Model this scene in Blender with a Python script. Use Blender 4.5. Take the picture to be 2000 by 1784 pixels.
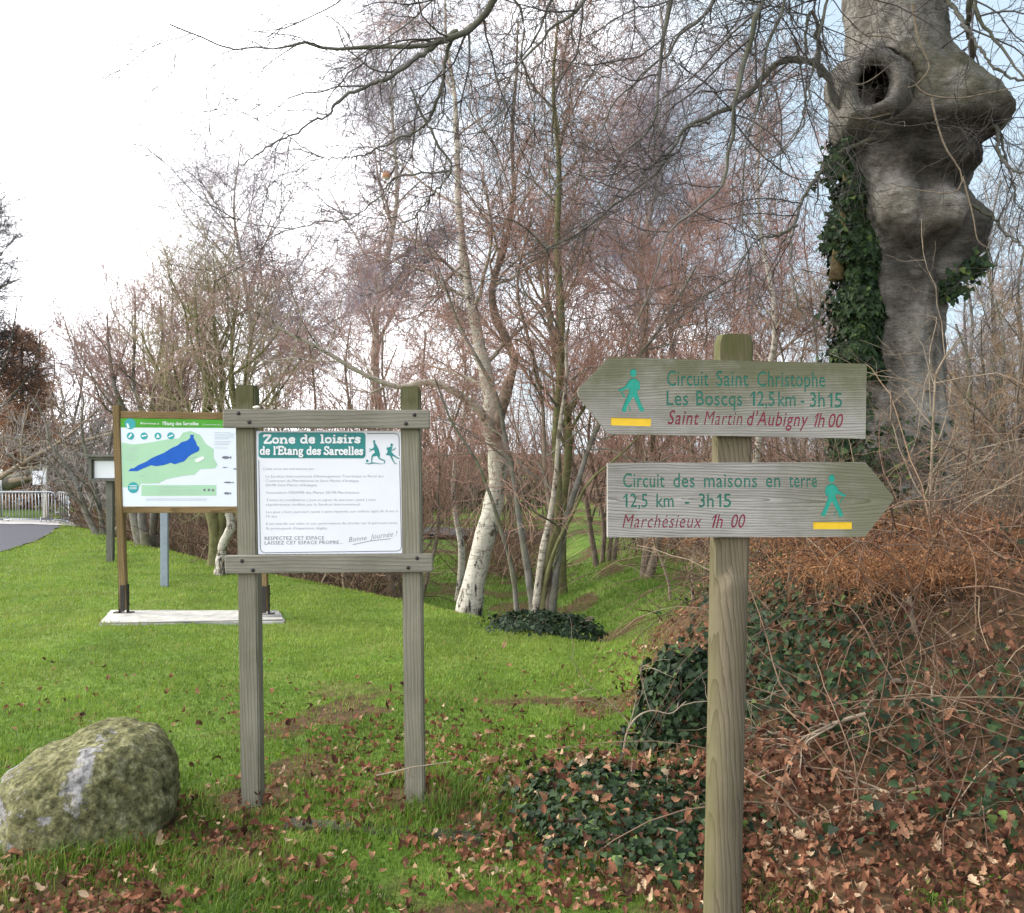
import bpy, bmesh, math, random
import numpy as np
from mathutils import Vector
from mathutils.geometry import tessellate_polygon, delaunay_2d_cdt

for o in list(bpy.data.objects):
    bpy.data.objects.remove(o)
scene = bpy.context.scene
COL = scene.collection
R = math.radians
rng = np.random.default_rng(11)
random.seed(5)

# ------------------------------------------------------------------ camera
F = 1800.0                      # focal length in photograph pixels (2000 wide)
CAMZ = 1.6
PITCH = math.atan(12 / F)
cam_d = bpy.data.cameras.new('camera')
cam = bpy.data.objects.new('camera', cam_d)
COL.objects.link(cam)
cam.location = (0, 0, CAMZ)
cam.rotation_euler = (R(90) - PITCH, 0, 0)
cam_d.sensor_width = 36
cam_d.lens = 36 * F / 2000
cam_d.clip_start = 0.05
cam_d.clip_end = 600
scene.camera = cam

# ------------------------------------------------------------------ light
SUN_DIR = Vector((-0.82, 0.16, 0.50)).normalized()      # towards the sun
EL = math.asin(SUN_DIR.z)
AZ = math.atan2(SUN_DIR.x, SUN_DIR.y)
sun_d = bpy.data.lights.new('sun', 'SUN')
sun_d.energy = 2.2
sun_d.angle = R(12)
sun_d.color = (1.0, 0.95, 0.86)
sun = bpy.data.objects.new('sun', sun_d)
COL.objects.link(sun)
sun.location = (-20, 5, 20)
sun.rotation_euler = SUN_DIR.to_track_quat('Z', 'Y').to_euler()

world = bpy.data.worlds.new('World')
scene.world = world
world.use_nodes = True
nt = world.node_tree
nt.nodes.clear()
wo = nt.nodes.new('ShaderNodeOutputWorld')
bg = nt.nodes.new('ShaderNodeBackground')
bg.inputs['Strength'].default_value = 0.12
sky = nt.nodes.new('ShaderNodeTexSky')
sky.sky_type = 'NISHITA'
sky.sun_disc = False
sky.sun_elevation = EL
sky.sun_rotation = AZ
sky.air_density = 1.0
sky.dust_density = 1.5
tc = nt.nodes.new('ShaderNodeTexCoord')
mp = nt.nodes.new('ShaderNodeMapping')
mp.inputs['Scale'].default_value = (1.0, 1.0, 2.2)
mp.inputs['Location'].default_value = (0.3, 0.1, 0.0)
nz = nt.nodes.new('ShaderNodeTexNoise')
nz.inputs['Scale'].default_value = 2.6
nz.inputs['Detail'].default_value = 6
nz.inputs['Roughness'].default_value = 0.55
rp = nt.nodes.new('ShaderNodeValToRGB')
rp.color_ramp.elements[0].position = 0.38
rp.color_ramp.elements[1].position = 0.62
sx = nt.nodes.new('ShaderNodeSeparateXYZ')
ma = nt.nodes.new('ShaderNodeMath')          # cloud bank thicker towards the left
ma.operation = 'MULTIPLY_ADD'
ma.inputs[1].default_value = -0.62
mb = nt.nodes.new('ShaderNodeMath')
mb.operation = 'ADD'
mxs = nt.nodes.new('ShaderNodeMix')
mxs.data_type = 'RGBA'
L = nt.links.new
L(tc.outputs['Generated'], mp.inputs['Vector'])
L(mp.outputs['Vector'], nz.inputs['Vector'])
L(tc.outputs['Generated'], sx.inputs['Vector'])
L(sx.outputs['X'], ma.inputs[0])
L(nz.outputs['Fac'], ma.inputs[2])
L(ma.outputs[0], rp.inputs['Fac'])
L(rp.outputs['Color'], mxs.inputs['Factor'])
blue = nt.nodes.new('ShaderNodeMix')
blue.data_type = 'RGBA'
blue.inputs['Factor'].default_value = 0.75
blue.inputs['B'].default_value = (4.2, 5.2, 6.0, 1)
L(sky.outputs['Color'], blue.inputs['A'])
L(blue.outputs['Result'], mxs.inputs['A'])
mxs.inputs['B'].default_value = (17.0, 17.1, 17.7, 1)
L(mxs.outputs['Result'], bg.inputs['Color'])
L(bg.outputs[0], wo.inputs[0])

scene.view_settings.view_transform = 'Standard'
scene.view_settings.look = 'None'
scene.view_settings.exposure = 0.75
scene.view_settings.gamma = 1.0

# ------------------------------------------------------------------ helpers
def P(px, py, d):
    """World point seen at photograph pixel (px, py) at distance d along +Y."""
    u, v = (px - 1000) / F, (892 - py) / F
    c, s = math.cos(PITCH), math.sin(PITCH)
    y, z = c + v * s, -s + v * c
    k = d / y
    return np.array((u * k, d, CAMZ + z * k))

def nrm(v):
    return v / np.maximum(np.linalg.norm(v, axis=-1, keepdims=True), 1e-9)

def vnoise(x, y, seed=0):
    """smooth 2-D value noise 0..1, vectorised"""
    x = np.asarray(x, float); y = np.asarray(y, float)
    xi, yi = np.floor(x), np.floor(y)
    fx, fy = x - xi, y - yi
    fx, fy = fx * fx * (3 - 2 * fx), fy * fy * (3 - 2 * fy)
    def h(a, b):
        v = np.sin(a * 127.1 + b * 311.7 + seed * 74.7) * 43758.5453
        return v - np.floor(v)
    return (h(xi, yi) * (1 - fx) + h(xi + 1, yi) * fx) * (1 - fy) + (h(xi, yi + 1) * (1 - fx) + h(xi + 1, yi + 1) * fx) * fy

def fbm(x, y, seed=0):
    return (vnoise(x, y, seed) + .5 * vnoise(x * 2.1, y * 2.1, seed + 1) + .25 * vnoise(x * 4.3, y * 4.3, seed + 2)) / 1.75

def sstep(a, b, t):
    t = np.clip((np.asarray(t, float) - a) / (b - a), 0, 1)
    return t * t * (3 - 2 * t)

def make_mesh(name, V, polys, mats, midx=None, smooth=True, rnd=None):
    """V (n,3); polys list of (m,k) index arrays (k = 3 or 4)"""
    me = bpy.data.meshes.new(name)
    V = np.asarray(V, np.float32)
    polys = [np.asarray(p, np.int32) for p in polys if len(p)]
    loops = np.concatenate([p.ravel() for p in polys])
    tot = np.concatenate([np.full(len(p), p.shape[1], np.int32) for p in polys])
    start = np.concatenate([[0], np.cumsum(tot)[:-1]]).astype(np.int32)
    me.vertices.add(len(V)); me.vertices.foreach_set('co', V.ravel())
    me.loops.add(len(loops)); me.loops.foreach_set('vertex_index', loops)
    me.polygons.add(len(tot)); me.polygons.foreach_set('loop_start', start)
    if midx is not None:
        me.polygons.foreach_set('material_index', np.asarray(midx, np.int32))
    me.polygons.foreach_set('use_smooth', np.full(len(tot), bool(smooth)))
    if rnd is not None:
        at = me.attributes.new('rnd', 'FLOAT', 'POINT')
        at.data.foreach_set('value', np.asarray(rnd, np.float32))
    for m in (mats if isinstance(mats, (list, tuple)) else [mats]):
        me.materials.append(m)
    me.update(calc_edges=True)
    me.validate()
    return me

def link(name, me, parent=None, origin=None):
    o = bpy.data.objects.new(name, me)
    COL.objects.link(o)
    if parent is not None:
        o.parent = parent
        loc = root_of(parent)
        me.transform(__import__('mathutils').Matrix.Translation(-loc))
    elif origin is not None:
        origin = Vector(origin)
        me.transform(__import__('mathutils').Matrix.Translation(-origin))
        o.location = origin
    return o

def root_of(o):
    loc = Vector((0, 0, 0))
    while o is not None:
        loc += o.location
        o = o.parent
    return loc

def tag(o, label=None, cat=None, group=None, kind=None):
    if label: o['label'] = label
    if cat: o['category'] = cat
    if group: o['group'] = group
    if kind: o['kind'] = kind
    return o

def thing(name, label, cat, loc, group=None):
    o = bpy.data.objects.new(name, None)
    o.empty_display_size = 0.1
    COL.objects.link(o)
    o.location = Vector(loc)
    return tag(o, label, cat, group)

class MB:
    """collects shapes in world coordinates into one mesh"""
    def __init__(s):
        s.V = []; s.n = 0; s.T = []; s.Q = []; s.tm = []; s.qm = []; s.r = []
    def add(s, V, T=None, Q=None, m=0, rnd=None):
        V = np.asarray(V, float)
        s.V.append(V)
        s.r.append(np.full(len(V), 0.5) if rnd is None else np.asarray(rnd, float))
        if T is not None and len(T):
            s.T.append(np.asarray(T) + s.n); s.tm.append(np.full(len(T), m))
        if Q is not None and len(Q):
            s.Q.append(np.asarray(Q) + s.n); s.qm.append(np.full(len(Q), m))
        s.n += len(V)
    def tubes(s, pts, rad, K=6, m=0, rnd=None, cap=False):
        V, Q, T, r = tube_arrays(pts, rad, K, rnd, cap)
        s.add(V, T, Q, m, r)
    def tube(s, path, rad, K=8, m=0, cap=True):
        path = np.asarray(path, float)
        rad = np.full(len(path), rad) if np.isscalar(rad) else np.asarray(rad, float)
        s.tubes(path[None], rad[None], K, m, None, cap)
    def box(s, c, size, bev=0.004, rot=None, m=0):
        bm = bmesh.new()
        bmesh.ops.create_cube(bm, size=1)
        for v in bm.verts:
            v.co = Vector((v.co.x * size[0], v.co.y * size[1], v.co.z * size[2]))
        if bev:
            bmesh.ops.bevel(bm, geom=list(bm.edges), offset=bev, segments=2, affect='EDGES', profile=0.5)
        if rot is not None:
            for v in bm.verts: v.co = rot @ v.co
        for v in bm.verts: v.co += Vector(c)
        s.bm(bm, m)
    def bm(s, bm, m=0):
        bm.verts.index_update()
        V = [tuple(v.co) for v in bm.verts]
        T = []; Q = []
        for f in bm.faces:
            ix = [v.index for v in f.verts]
            if len(ix) == 3: T.append(ix)
            elif len(ix) == 4: Q.append(ix)
            else:
                for k in range(1, len(ix) - 1): T.append([ix[0], ix[k], ix[k + 1]])
        s.add(V, np.array(T).reshape(-1, 3) if T else None, np.array(Q).reshape(-1, 4) if Q else None, m)
        bm.free()
    def build(s, name, mats, parent=None, origin=None, smooth=True, rnd=False):
        V = np.concatenate(s.V)
        polys = []; mi = []
        if s.Q: polys.append(np.concatenate(s.Q)); mi.append(np.concatenate(s.qm))
        if s.T: polys.append(np.concatenate(s.T)); mi.append(np.concatenate(s.tm))
        me = make_mesh(name, V, polys, mats, np.concatenate(mi), smooth, np.concatenate(s.r) if rnd else None)
        return link(name, me, parent, origin)

def tube_arrays(pts, rad, K, rnd=None, cap=False):
    N, S, _ = pts.shape
    tan = np.gradient(pts, axis=1)
    tan = nrm(tan)
    mean = nrm(pts[:, -1] - pts[:, 0] + 1e-6)
    alt = np.where(np.abs(mean[:, 2:3]) < 0.85, np.array([[0, 0, 1.0]]), np.array([[1.0, 0.13, 0]]))
    u = nrm(np.cross(tan, alt[:, None, :]))
    w = np.cross(tan, u)
    a = np.arange(K) * 2 * math.pi / K
    V = pts[:, :, None, :] + rad[:, :, None, None] * (np.cos(a)[None, None, :, None] * u[:, :, None, :] + np.sin(a)[None, None, :, None] * w[:, :, None, :])
    base = (np.arange(N) * S * K)[:, None, None]
    i = (np.arange(S - 1) * K)[None, :, None]
    k = np.arange(K)[None, None, :]
    k2 = (k + 1) % K
    Q = np.stack([base + i + k, base + i + k2, base + i + K + k2, base + i + K + k], -1).reshape(-1, 4)
    T = None
    if cap:
        T = []
        for n in range(N):
            b0 = n * S * K; b1 = b0 + (S - 1) * K
            for j in range(1, K - 1):
                T.append([b0, b0 + j + 1, b0 + j]); T.append([b1, b1 + j, b1 + j + 1])
        T = np.array(T)
    r = np.full(N, .5) if rnd is None else rnd
    return V.reshape(-1, 3), Q, T, np.repeat(r, S * K)

def smooth_path(p, n):
    """Catmull-Rom resample of (k,3+) control points into n points"""
    p = np.asarray(p, float)
    q = np.vstack([2 * p[0] - p[1], p, 2 * p[-1] - p[-2]])
    seg = np.linalg.norm(np.diff(p[:, :3], axis=0), axis=1) + 1e-6
    s = np.concatenate([[0], np.cumsum(seg)])
    out = []
    for t in np.linspace(0, s[-1], n):
        i = min(np.searchsorted(s, t, 'right') - 1, len(p) - 2)
        f = (t - s[i]) / seg[i]
        a, b, c, d = q[i], q[i + 1], q[i + 2], q[i + 3]
        out.append(0.5 * (2 * b + (c - a) * f + (2 * a - 5 * b + 4 * c - d) * f * f + (3 * b - a - 3 * c + d) * f ** 3))
    return np.array(out)

def spawn(pts, rad, n, t0=.2, t1=1., ang=50, angj=12, length=1., fall=.4, seg=5, up=0., wig=.18, rs=.5, rmax=1., tip=.25, flat=0., bias=None, rmin=.0015):
    """n children along the given parent branches, all arrays"""
    N, S = rad.shape
    pl = np.linalg.norm(np.diff(pts, axis=1), axis=2).sum(1)
    idx = rng.choice(N, n, p=pl / pl.sum())
    t = t0 + (t1 - t0) * rng.random(n)
    f = t * (S - 1); i = np.minimum(f.astype(int), S - 2); a = (f - i)[:, None]
    p = pts[idx, i] * (1 - a) + pts[idx, i + 1] * a
    tan = nrm(pts[idx, i + 1] - pts[idx, i])
    r = rad[idx, i] * (1 - a[:, 0]) + rad[idx, i + 1] * a[:, 0]
    q = rng.normal(size=(n, 3))
    if bias is not None: q = q + np.asarray(bias)
    q[:, 2] *= (1 - flat)
    q -= (q * tan).sum(1, keepdims=True) * tan
    q = nrm(q)
    an = np.radians(ang + angj * rng.normal(size=n))[:, None]
    d = nrm(tan * np.cos(an) + q * np.sin(an))
    Ls = length * (1 - fall * t) * (.55 + .9 * rng.random(n))
    st = (Ls / seg)[:, None]
    out = [p]
    for k in range(seg):
        d = nrm(d + wig * rng.normal(size=(n, 3)) + np.array([0, 0, up]) * (1.0 / seg))
        p = p + d * st
        out.append(p)
    P_ = np.stack(out, 1)
    r0 = np.clip(r * rs, rmin, rmax)
    prof = np.linspace(1, tip, seg + 1)[None]
    return P_, np.maximum(r0[:, None] * prof, rmin * .6)

def single(path, r0, r1, n=12):
    p = smooth_path(path, n)
    return p[None], np.linspace(r0, r1, n)[None]

# ------------------------------------------------------------------ materials
def mat(name, rough=.8, spec=.3):
    m = bpy.data.materials.new(name)
    m.use_nodes = True
    nt = m.node_tree
    b = nt.nodes['Principled BSDF']
    b.inputs['Roughness'].default_value = rough
    b.inputs['Specular IOR Level'].default_value = spec
    return m, nt, b

def nd(nt, typ, **kw):
    n = nt.nodes.new('ShaderNode' + typ)
    for k, v in kw.items():
        if k in n.inputs: n.inputs[k].default_value = v
        else: setattr(n, k, v)
    return n

def ramp(nt, stops):
    n = nt.nodes.new('ShaderNodeValToRGB')
    e = n.color_ramp.elements
    while len(e) < len(stops): e.new(0.5)
    for el, (p, c) in zip(e, stops):
        el.position = p
        el.color = (*c, 1) if len(c) == 3 else c
    return n

def mapped(nt, scale=(1, 1, 1), loc=(0, 0, 0), rot=(0, 0, 0)):
    t = nt.nodes.new('ShaderNodeTexCoord')
    m = nt.nodes.new('ShaderNodeMapping')
    m.inputs['Scale'].default_value = scale
    m.inputs['Location'].default_value = loc
    m.inputs['Rotation'].default_value = rot
    nt.links.new(t.outputs['Object'], m.inputs['Vector'])
    return m

def noise(nt, vec, scale, detail=5, rough=.55):
    n = nd(nt, 'TexNoise')
    n.inputs['Scale'].default_value = scale
    n.inputs['Detail'].default_value = detail
    n.inputs['Roughness'].default_value = rough
    nt.links.new(vec, n.inputs['Vector'])
    return n

def mix(nt, fac, a, b, mode='MIX'):
    n = nd(nt, 'Mix', data_type='RGBA', blend_type=mode)
    for sock, v in (('Factor', fac), ('A', a), ('B', b)):
        if isinstance(v, (int, float)): n.inputs[sock].default_value = v
        elif isinstance(v, tuple): n.inputs[sock].default_value = (*v, 1)
        else: nt.links.new(v, n.inputs[sock])
    return n.outputs['Result']

def bump(nt, b, h, strength=.4, dist=.01):
    n = nd(nt, 'Bump')
    n.inputs['Strength'].default_value = strength
    n.inputs['Distance'].default_value = dist
    nt.links.new(h, n.inputs['Height'])
    nt.links.new(n.outputs[0], b.inputs['Normal'])

def plain(name, c, rough=.6, spec=.3, var=.15, scale=20, metal=0.):
    m, nt, b = mat(name, rough, spec)
    n = noise(nt, mapped(nt).outputs[0], scale, 4)
    r = ramp(nt, [(.3, tuple(x * (1 - var) for x in c)), (.7, tuple(min(1, x * (1 + var)) for x in c))])
    nt.links.new(n.outputs['Fac'], r.inputs['Fac'])
    nt.links.new(r.outputs['Color'], b.inputs['Base Color'])
    b.inputs['Metallic'].default_value = metal
    return m

def attr_mat(name, stops, rough=.6, spec=.3, transl=.0, noise_amt=.25, nscale=30):
    """colour from the per-piece 'rnd' attribute; optional translucency for leaves"""
    m, nt, b = mat(name, rough, spec)
    a = nd(nt, 'Attribute', attribute_name='rnd')
    r = ramp(nt, stops)
    nt.links.new(a.outputs['Fac'], r.inputs['Fac'])
    n = noise(nt, mapped(nt).outputs[0], nscale, 3)
    r2 = ramp(nt, [(.3, (1 - noise_amt,) * 3), (.7, (1 + noise_amt,) * 3)])
    nt.links.new(n.outputs['Fac'], r2.inputs['Fac'])
    c = mix(nt, 1.0, r.outputs['Color'], r2.outputs['Color'], 'MULTIPLY')
    nt.links.new(c, b.inputs['Base Color'])
    if transl:
        t = nd(nt, 'BsdfTranslucent')
        nt.links.new(c, t.inputs['Color'])
        ms = nd(nt, 'MixShader')
        ms.inputs[0].default_value = transl
        out = nt.nodes['Material Output']
        nt.links.new(b.outputs[0], ms.inputs[1]); nt.links.new(t.outputs[0], ms.inputs[2])
        nt.links.new(ms.outputs[0], out.inputs['Surface'])
    return m

def wood(name, dark, light, axis='Z', ringscale=9., tilt=(0.06, 0.05, 0), center=(0, 0, 0), algae=None, algae_amt=.0, algae_axis=None, rough=.85, bumps=.35, fine=1.0, warp=.06, top=None):
    return wood_(name, dark, light, axis, ringscale, tilt, center, algae, algae_amt, algae_axis, rough, bumps, fine, warp, top)

def wood_(name, dark, light, axis='Z', ringscale=9., tilt=(0.06, 0.05, 0), center=(0, 0, 0), algae=None, algae_amt=.0, algae_axis=None, rough=.85, bumps=.35, fine=1.0, warp=.06, top=None):
    """weathered timber: growth rings cut by the surface give cathedral grain, plus fine fibres"""
    m, nt, b = mat(name, rough, .15)
    mpn = mapped(nt, loc=center, rot=tilt)
    sc = {'Z': (1, 1, .14), 'X': (.14, 1, 1)}[axis]
    st = mapped(nt, scale=sc)
    nz0 = noise(nt, st.outputs[0], 7, 3)
    vadd = nd(nt, 'VectorMath', operation='MULTIPLY_ADD')
    vadd.inputs[1].default_value = (warp,) * 3
    nt.links.new(nz0.outputs['Color'], vadd.inputs[0]); nt.links.new(mpn.outputs[0], vadd.inputs[2])
    w = nd(nt, 'TexWave', wave_type='RINGS', rings_direction=axis, wave_profile='SAW')
    w.inputs['Scale'].default_value = ringscale
    w.inputs['Distortion'].default_value = 1.2
    w.inputs['Detail'].default_value = 3
    w.inputs['Detail Scale'].default_value = 1.5
    nt.links.new(vadd.outputs[0], w.inputs['Vector'])
    sc2 = {'Z': (160, 160, 4), 'X': (4, 160, 160)}[axis]
    fib = noise(nt, mapped(nt, scale=sc2).outputs[0], 1.0, 4, .6)
    r1 = ramp(nt, [(.0, light), (.7, tuple(.62 * l + .38 * d for l, d in zip(light, dark))), (1., dark)])
    nt.links.new(w.outputs['Fac'], r1.inputs['Fac'])
    r2 = ramp(nt, [(.25, (.72, .72, .72)), (.6, (1.02, 1.02, 1.02)), (.8, (1.12, 1.12, 1.12))])
    nt.links.new(fib.outputs['Fac'], r2.inputs['Fac'])
    c = mix(nt, fine, r1.outputs['Color'], r2.outputs['Color'], 'MULTIPLY')
    big = noise(nt, mapped(nt).outputs[0], 3.2, 5)
    r3 = ramp(nt, [(.3, (.8, .8, .78)), (.7, (1.12, 1.12, 1.14))])
    nt.links.new(big.outputs['Fac'], r3.inputs['Fac'])
    c = mix(nt, 1., c, r3.outputs['Color'], 'MULTIPLY')
    if algae:
        sep = nd(nt, 'SeparateXYZ')
        tcn = nd(nt, 'TexCoord')
        nt.links.new(tcn.outputs['Object'], sep.inputs[0])
        nn = noise(nt, mapped(nt, scale=sc2 if False else (1, 1, 1)).outputs[0], 9, 5, .65)
        ax, a0, a1 = algae_axis
        mr = nd(nt, 'MapRange')
        mr.inputs['From Min'].default_value = a0; mr.inputs['From Max'].default_value = a1
        nt.links.new(sep.outputs[ax], mr.inputs['Value'])
        mm = nd(nt, 'Math', operation='MULTIPLY_ADD', use_clamp=True)
        mm.inputs[1].default_value = 1.6
        nt.links.new(nn.outputs['Fac'], mm.inputs[0])
        mm2 = nd(nt, 'Math', operation='SUBTRACT')
        mm2.inputs[1].default_value = 0.85
        nt.links.new(mr.outputs[0], mm2.inputs[0])
        mm3 = nd(nt, 'Math', operation='MULTIPLY_ADD')
        mm3.inputs[1].default_value = 1.0; mm3.inputs[2].default_value = 0.
        nt.links.new(mm2.outputs[0], mm.inputs[2])
        mm4 = nd(nt, 'Math', operation='MULTIPLY', use_clamp=True)
        mm4.inputs[1].default_value = algae_amt
        nt.links.new(mm.outputs[0], mm4.inputs[0])
        c = mix(nt, mm4.outputs[0], c, algae)
    if top is not None:                 # green algae on the weathered head
        sp2 = nd(nt, 'SeparateXYZ'); tc2 = nd(nt, 'TexCoord')
        nt.links.new(tc2.outputs['Object'], sp2.inputs[0])
        mt = nd(nt, 'MapRange')
        mt.inputs['From Min'].default_value = top - .03; mt.inputs['From Max'].default_value = top + .05
        nt.links.new(sp2.outputs['Z'], mt.inputs['Value'])
        nn2 = noise(nt, mapped(nt, scale=(1, 1, .3)).outputs[0], 26, 4, .6)
        rt = ramp(nt, [(.3, (.45, .45, .45)), (.65, (1, 1, 1))])
        nt.links.new(nn2.outputs['Fac'], rt.inputs['Fac'])
        fm = nd(nt, 'Math', operation='MULTIPLY'); nt.links.new(mt.outputs[0], fm.inputs[0]); nt.links.new(rt.outputs[0], fm.inputs[1])
        c = mix(nt, fm.outputs[0], c, (.085, .084, .034))
    nt.links.new(c, b.inputs['Base Color'])
    h = mix(nt, .5, w.outputs['Fac'], fib.outputs['Fac'])
    bump(nt, b, h, bumps, .004)
    return m

def bark(name, stops, scale=(1, 1, 1), nscale=6, moss=None, moss_amt=.5, bs=.5, bd=.02):
    m, nt, b = mat(name, .9, .1)
    n = noise(nt, mapped(nt, scale=scale).outputs[0], nscale, 6, .6)
    r = ramp(nt, stops)
    nt.links.new(n.outputs['Fac'], r.inputs['Fac'])
    c = r.outputs['Color']
    if moss:
        n2 = noise(nt, mapped(nt).outputs[0], 2.5, 5)
        r2 = ramp(nt, [(.42, (0, 0, 0)), (.62, (moss_amt,) * 3)])
        nt.links.new(n2.outputs['Fac'], r2.inputs['Fac'])
        c = mix(nt, r2.outputs['Color'], c, moss)
    nt.links.new(c, b.inputs['Base Color'])
    bump(nt, b, n.outputs['Fac'], bs, bd)
    return m

M = {}
M['post'] = wood('signpost_wood', (.095, .078, .05), (.19, .158, .108), 'Z', 17., (.09, .12, 0), (.03, .055, 0), (.105, .10, .035), .6, ('X', .005, -.055), bumps=.5, warp=.14, top=1.86)
M['arrow'] = wood('arrow_board_wood', (.15, .14, .12), (.45, .43, .39), 'X', 42., (0, .02, .035), (0, .03, -.045), (.10, .105, .035), .75, ('Z', 1.685, 1.85), bumps=.5)
M['arrow_low'] = wood('lower_arrow_board_wood', (.15, .14, .12), (.43, .41, .375), 'X', 38., (0, -.02, .03), (0, .03, .02 - 1.5), (.11, .115, .05), .7, ('X', .13, .40), bumps=.5)
M['notice'] = wood('notice_timber', (.16, .148, .105), (.27, .252, .192), 'Z', 22., (.02, .03, 0), (.1, .07, 0), (.10, .10, .03), .6, ('Z', 1.55, 1.95), bumps=.3, top=1.78)
M['rail'] = wood('notice_rail_timber', (.165, .155, .12), (.285, .268, .215), 'X', 20., (0, .02, .02), (0, .1, -1.), (.095, .095, .04), .45, ('X', .35, .75), bumps=.3)
M['pine'] = wood('treated_pine', (.13, .085, .038), (.27, .185, .09), 'Z', 16., (.02, .03, 0), (.1, .2, 0), bumps=.2)
M['pine_rail'] = wood('treated_pine_rail', (.13, .085, .038), (.26, .175, .085), 'X', 16., (0, .02, .02), (0, .1, -1.), bumps=.2)
M['greywood'] = wood('grey_old_timber', (.09, .09, .075), (.20, .195, .165), 'Z', 16., bumps=.2)
M['white'] = plain('white_panel_paint', (.80, .81, .85), .65, .15, .025, 6)
M['grey_ink'] = plain('grey_ink', (.22, .23, .27), .6, .2, .03)
M['dark_ink'] = plain('dark_ink', (.17, .17, .21), .6, .2, .03)
M['teal'] = plain('teal_paint', (.018, .235, .225), .4, .4, .05, 8)
M['letter_white'] = plain('white_lettering', (.85, .86, .87), .5, .3, .02)
M['green_letter'] = plain('green_letter_paint', (.035, .17, .125), .7, .2, .22, 120)
M['walker'] = plain('turquoise_walker_paint', (.025, .30, .225), .6, .3, .08, 60)
M['red_letter'] = plain('red_letter_paint', (.235, .035, .06), .7, .2, .25, 120)
M['yellow'] = plain('yellow_marker_paint', (.78, .50, .025), .5, .4, .06, 40)
M['steel'] = plain('galvanised_steel', (.36, .38, .40), .42, .5, .1, 30, .55)
M['dark_steel'] = plain('dark_brown_steel', (.035, .03, .028), .5, .4, .2, 30, .3)
M['bolt'] = plain('dark_bolt_head', (.035, .034, .034), .45, .5, .1, 30, .5)
M['grey_paint'] = plain('grey_metal_paint', (.25, .29, .34), .5, .4, .12, 12)
M['concrete'] = plain('pale_concrete', (.40, .385, .35), .9, .15, .22, 9)
M['map_white'] = plain('map_white', (.74, .77, .86), .6, .15, .02, 4)
M['map_land'] = plain('map_pale_green', (.40, .62, .43), .6, .15, .03, 4)
M['map_water'] = plain('map_blue', (.020, .115, .50), .6, .15, .05, 12)
M['map_header'] = plain('map_header_green', (.085, .33, .04), .6, .15, .08, 4)
M['map_grey'] = plain('map_grey', (.48, .53, .56), .3, .4, .03, 4)
M['aqua'] = plain('map_aqua', (.02, .33, .36), .3, .4, .06, 10)

M['beech_twig'] = plain('beech_twig_bark', (.085, .075, .068), .85, .15, .3, 5)
M['beech_limb'] = bark('beech_limb_bark', [(.3, (.095, .09, .08)), (.7, (.23, .22, .195))], nscale=5, moss=(.055, .06, .02), moss_amt=.6)
M['birch_bark'] = None
def birch_bark(name, base, darkb):
    m, nt, b = mat(name, .8, .15)
    n1 = noise(nt, mapped(nt, scale=(3.2, 3.2, 15)).outputs[0], 2.6, 6, .7)
    n2 = noise(nt, mapped(nt, scale=(4, 4, 1.8)).outputs[0], 2.6, 6, .7)
    n3 = noise(nt, mapped(nt).outputs[0], 1.4, 3)
    r1 = ramp(nt, [(.36, darkb), (.47, base), (.75, tuple(min(.85, x * 1.25) for x in base))])
    nt.links.new(n1.outputs['Fac'], r1.inputs['Fac'])
    r2 = ramp(nt, [(.40, (0, 0, 0)), (.33, (1, 1, 1))])
    r2 = ramp(nt, [(.385, (1, 1, 1)), (.445, (0, 0, 0))])
    nt.links.new(n2.outputs['Fac'], r2.inputs['Fac'])
    c = mix(nt, r2.outputs['Color'], r1.outputs['Color'], (.06, .05, .042))
    r3 = ramp(nt, [(.45, (0, 0, 0)), (.66, (.45, .45, .45))])
    nt.links.new(n3.outputs['Fac'], r3.inputs['Fac'])
    c = mix(nt, r3.outputs['Color'], c, (.25, .20, .145))
    tz = nd(nt, 'TexCoord'); sz = nd(nt, 'SeparateXYZ'); nt.links.new(tz.outputs['Object'], sz.inputs[0])
    mz = nd(nt, 'MapRange'); mz.inputs['From Min'].default_value = .05; mz.inputs['From Max'].default_value = .75
    mz.inputs['To Min'].default_value = .17; mz.inputs['To Max'].default_value = 0.
    nt.links.new(sz.outputs['Z'], mz.inputs['Value'])
    n6 = noise(nt, mapped(nt, scale=(9, 9, 2.5)).outputs[0], 1.6, 6, .65)
    am = nd(nt, 'Math', operation='ADD'); nt.links.new(mz.outputs[0], am.inputs[0]); nt.links.new(n6.outputs['Fac'], am.inputs[1])
    rz_ = ramp(nt, [(.66, (0, 0, 0)), (.74, (1, 1, 1))])
    nt.links.new(am.outputs[0], rz_.inputs['Fac'])
    c = mix(nt, rz_.outputs['Color'], c, (.03, .026, .022))        # rough black bark at the foot
    nt.links.new(c, b.inputs['Base Color'])
    bump(nt, b, n2.outputs['Fac'], .8, .03)
    return m
M['birch_bark'] = birch_bark('birch_bark', (.47, .44, .37), (.17, .145, .115))
M['birch_dim'] = birch_bark('birch_bark_dull', (.40, .36, .29), (.15, .12, .09))
M['olive_bark'] = bark('mossy_olive_bark', [(.3, (.07, .065, .03)), (.7, (.19, .185, .085))], nscale=8, moss=(.15, .15, .07), moss_amt=.6)
M['brown_bark'] = bark('brown_bark', [(.3, (.09, .07, .052)), (.7, (.24, .19, .145))], nscale=8)
M['grey_bark'] = bark('grey_bark', [(.3, (.085, .08, .07)), (.7, (.22, .205, .18))], nscale=8, moss=(.12, .125, .05), moss_amt=.5)
M['pale_bark'] = bark('pale_stem_bark', [(.3, (.17, .13, .09)), (.7, (.34, .275, .20))], nscale=14)
M['twig_purple'] = plain('purple_brown_twigs', (.34, .225, .195), .9, .1, .3, 2.5)
M['twig_mauve'] = plain('mauve_grey_twigs', (.36, .31, .34), .9, .1, .2, 2)
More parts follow.
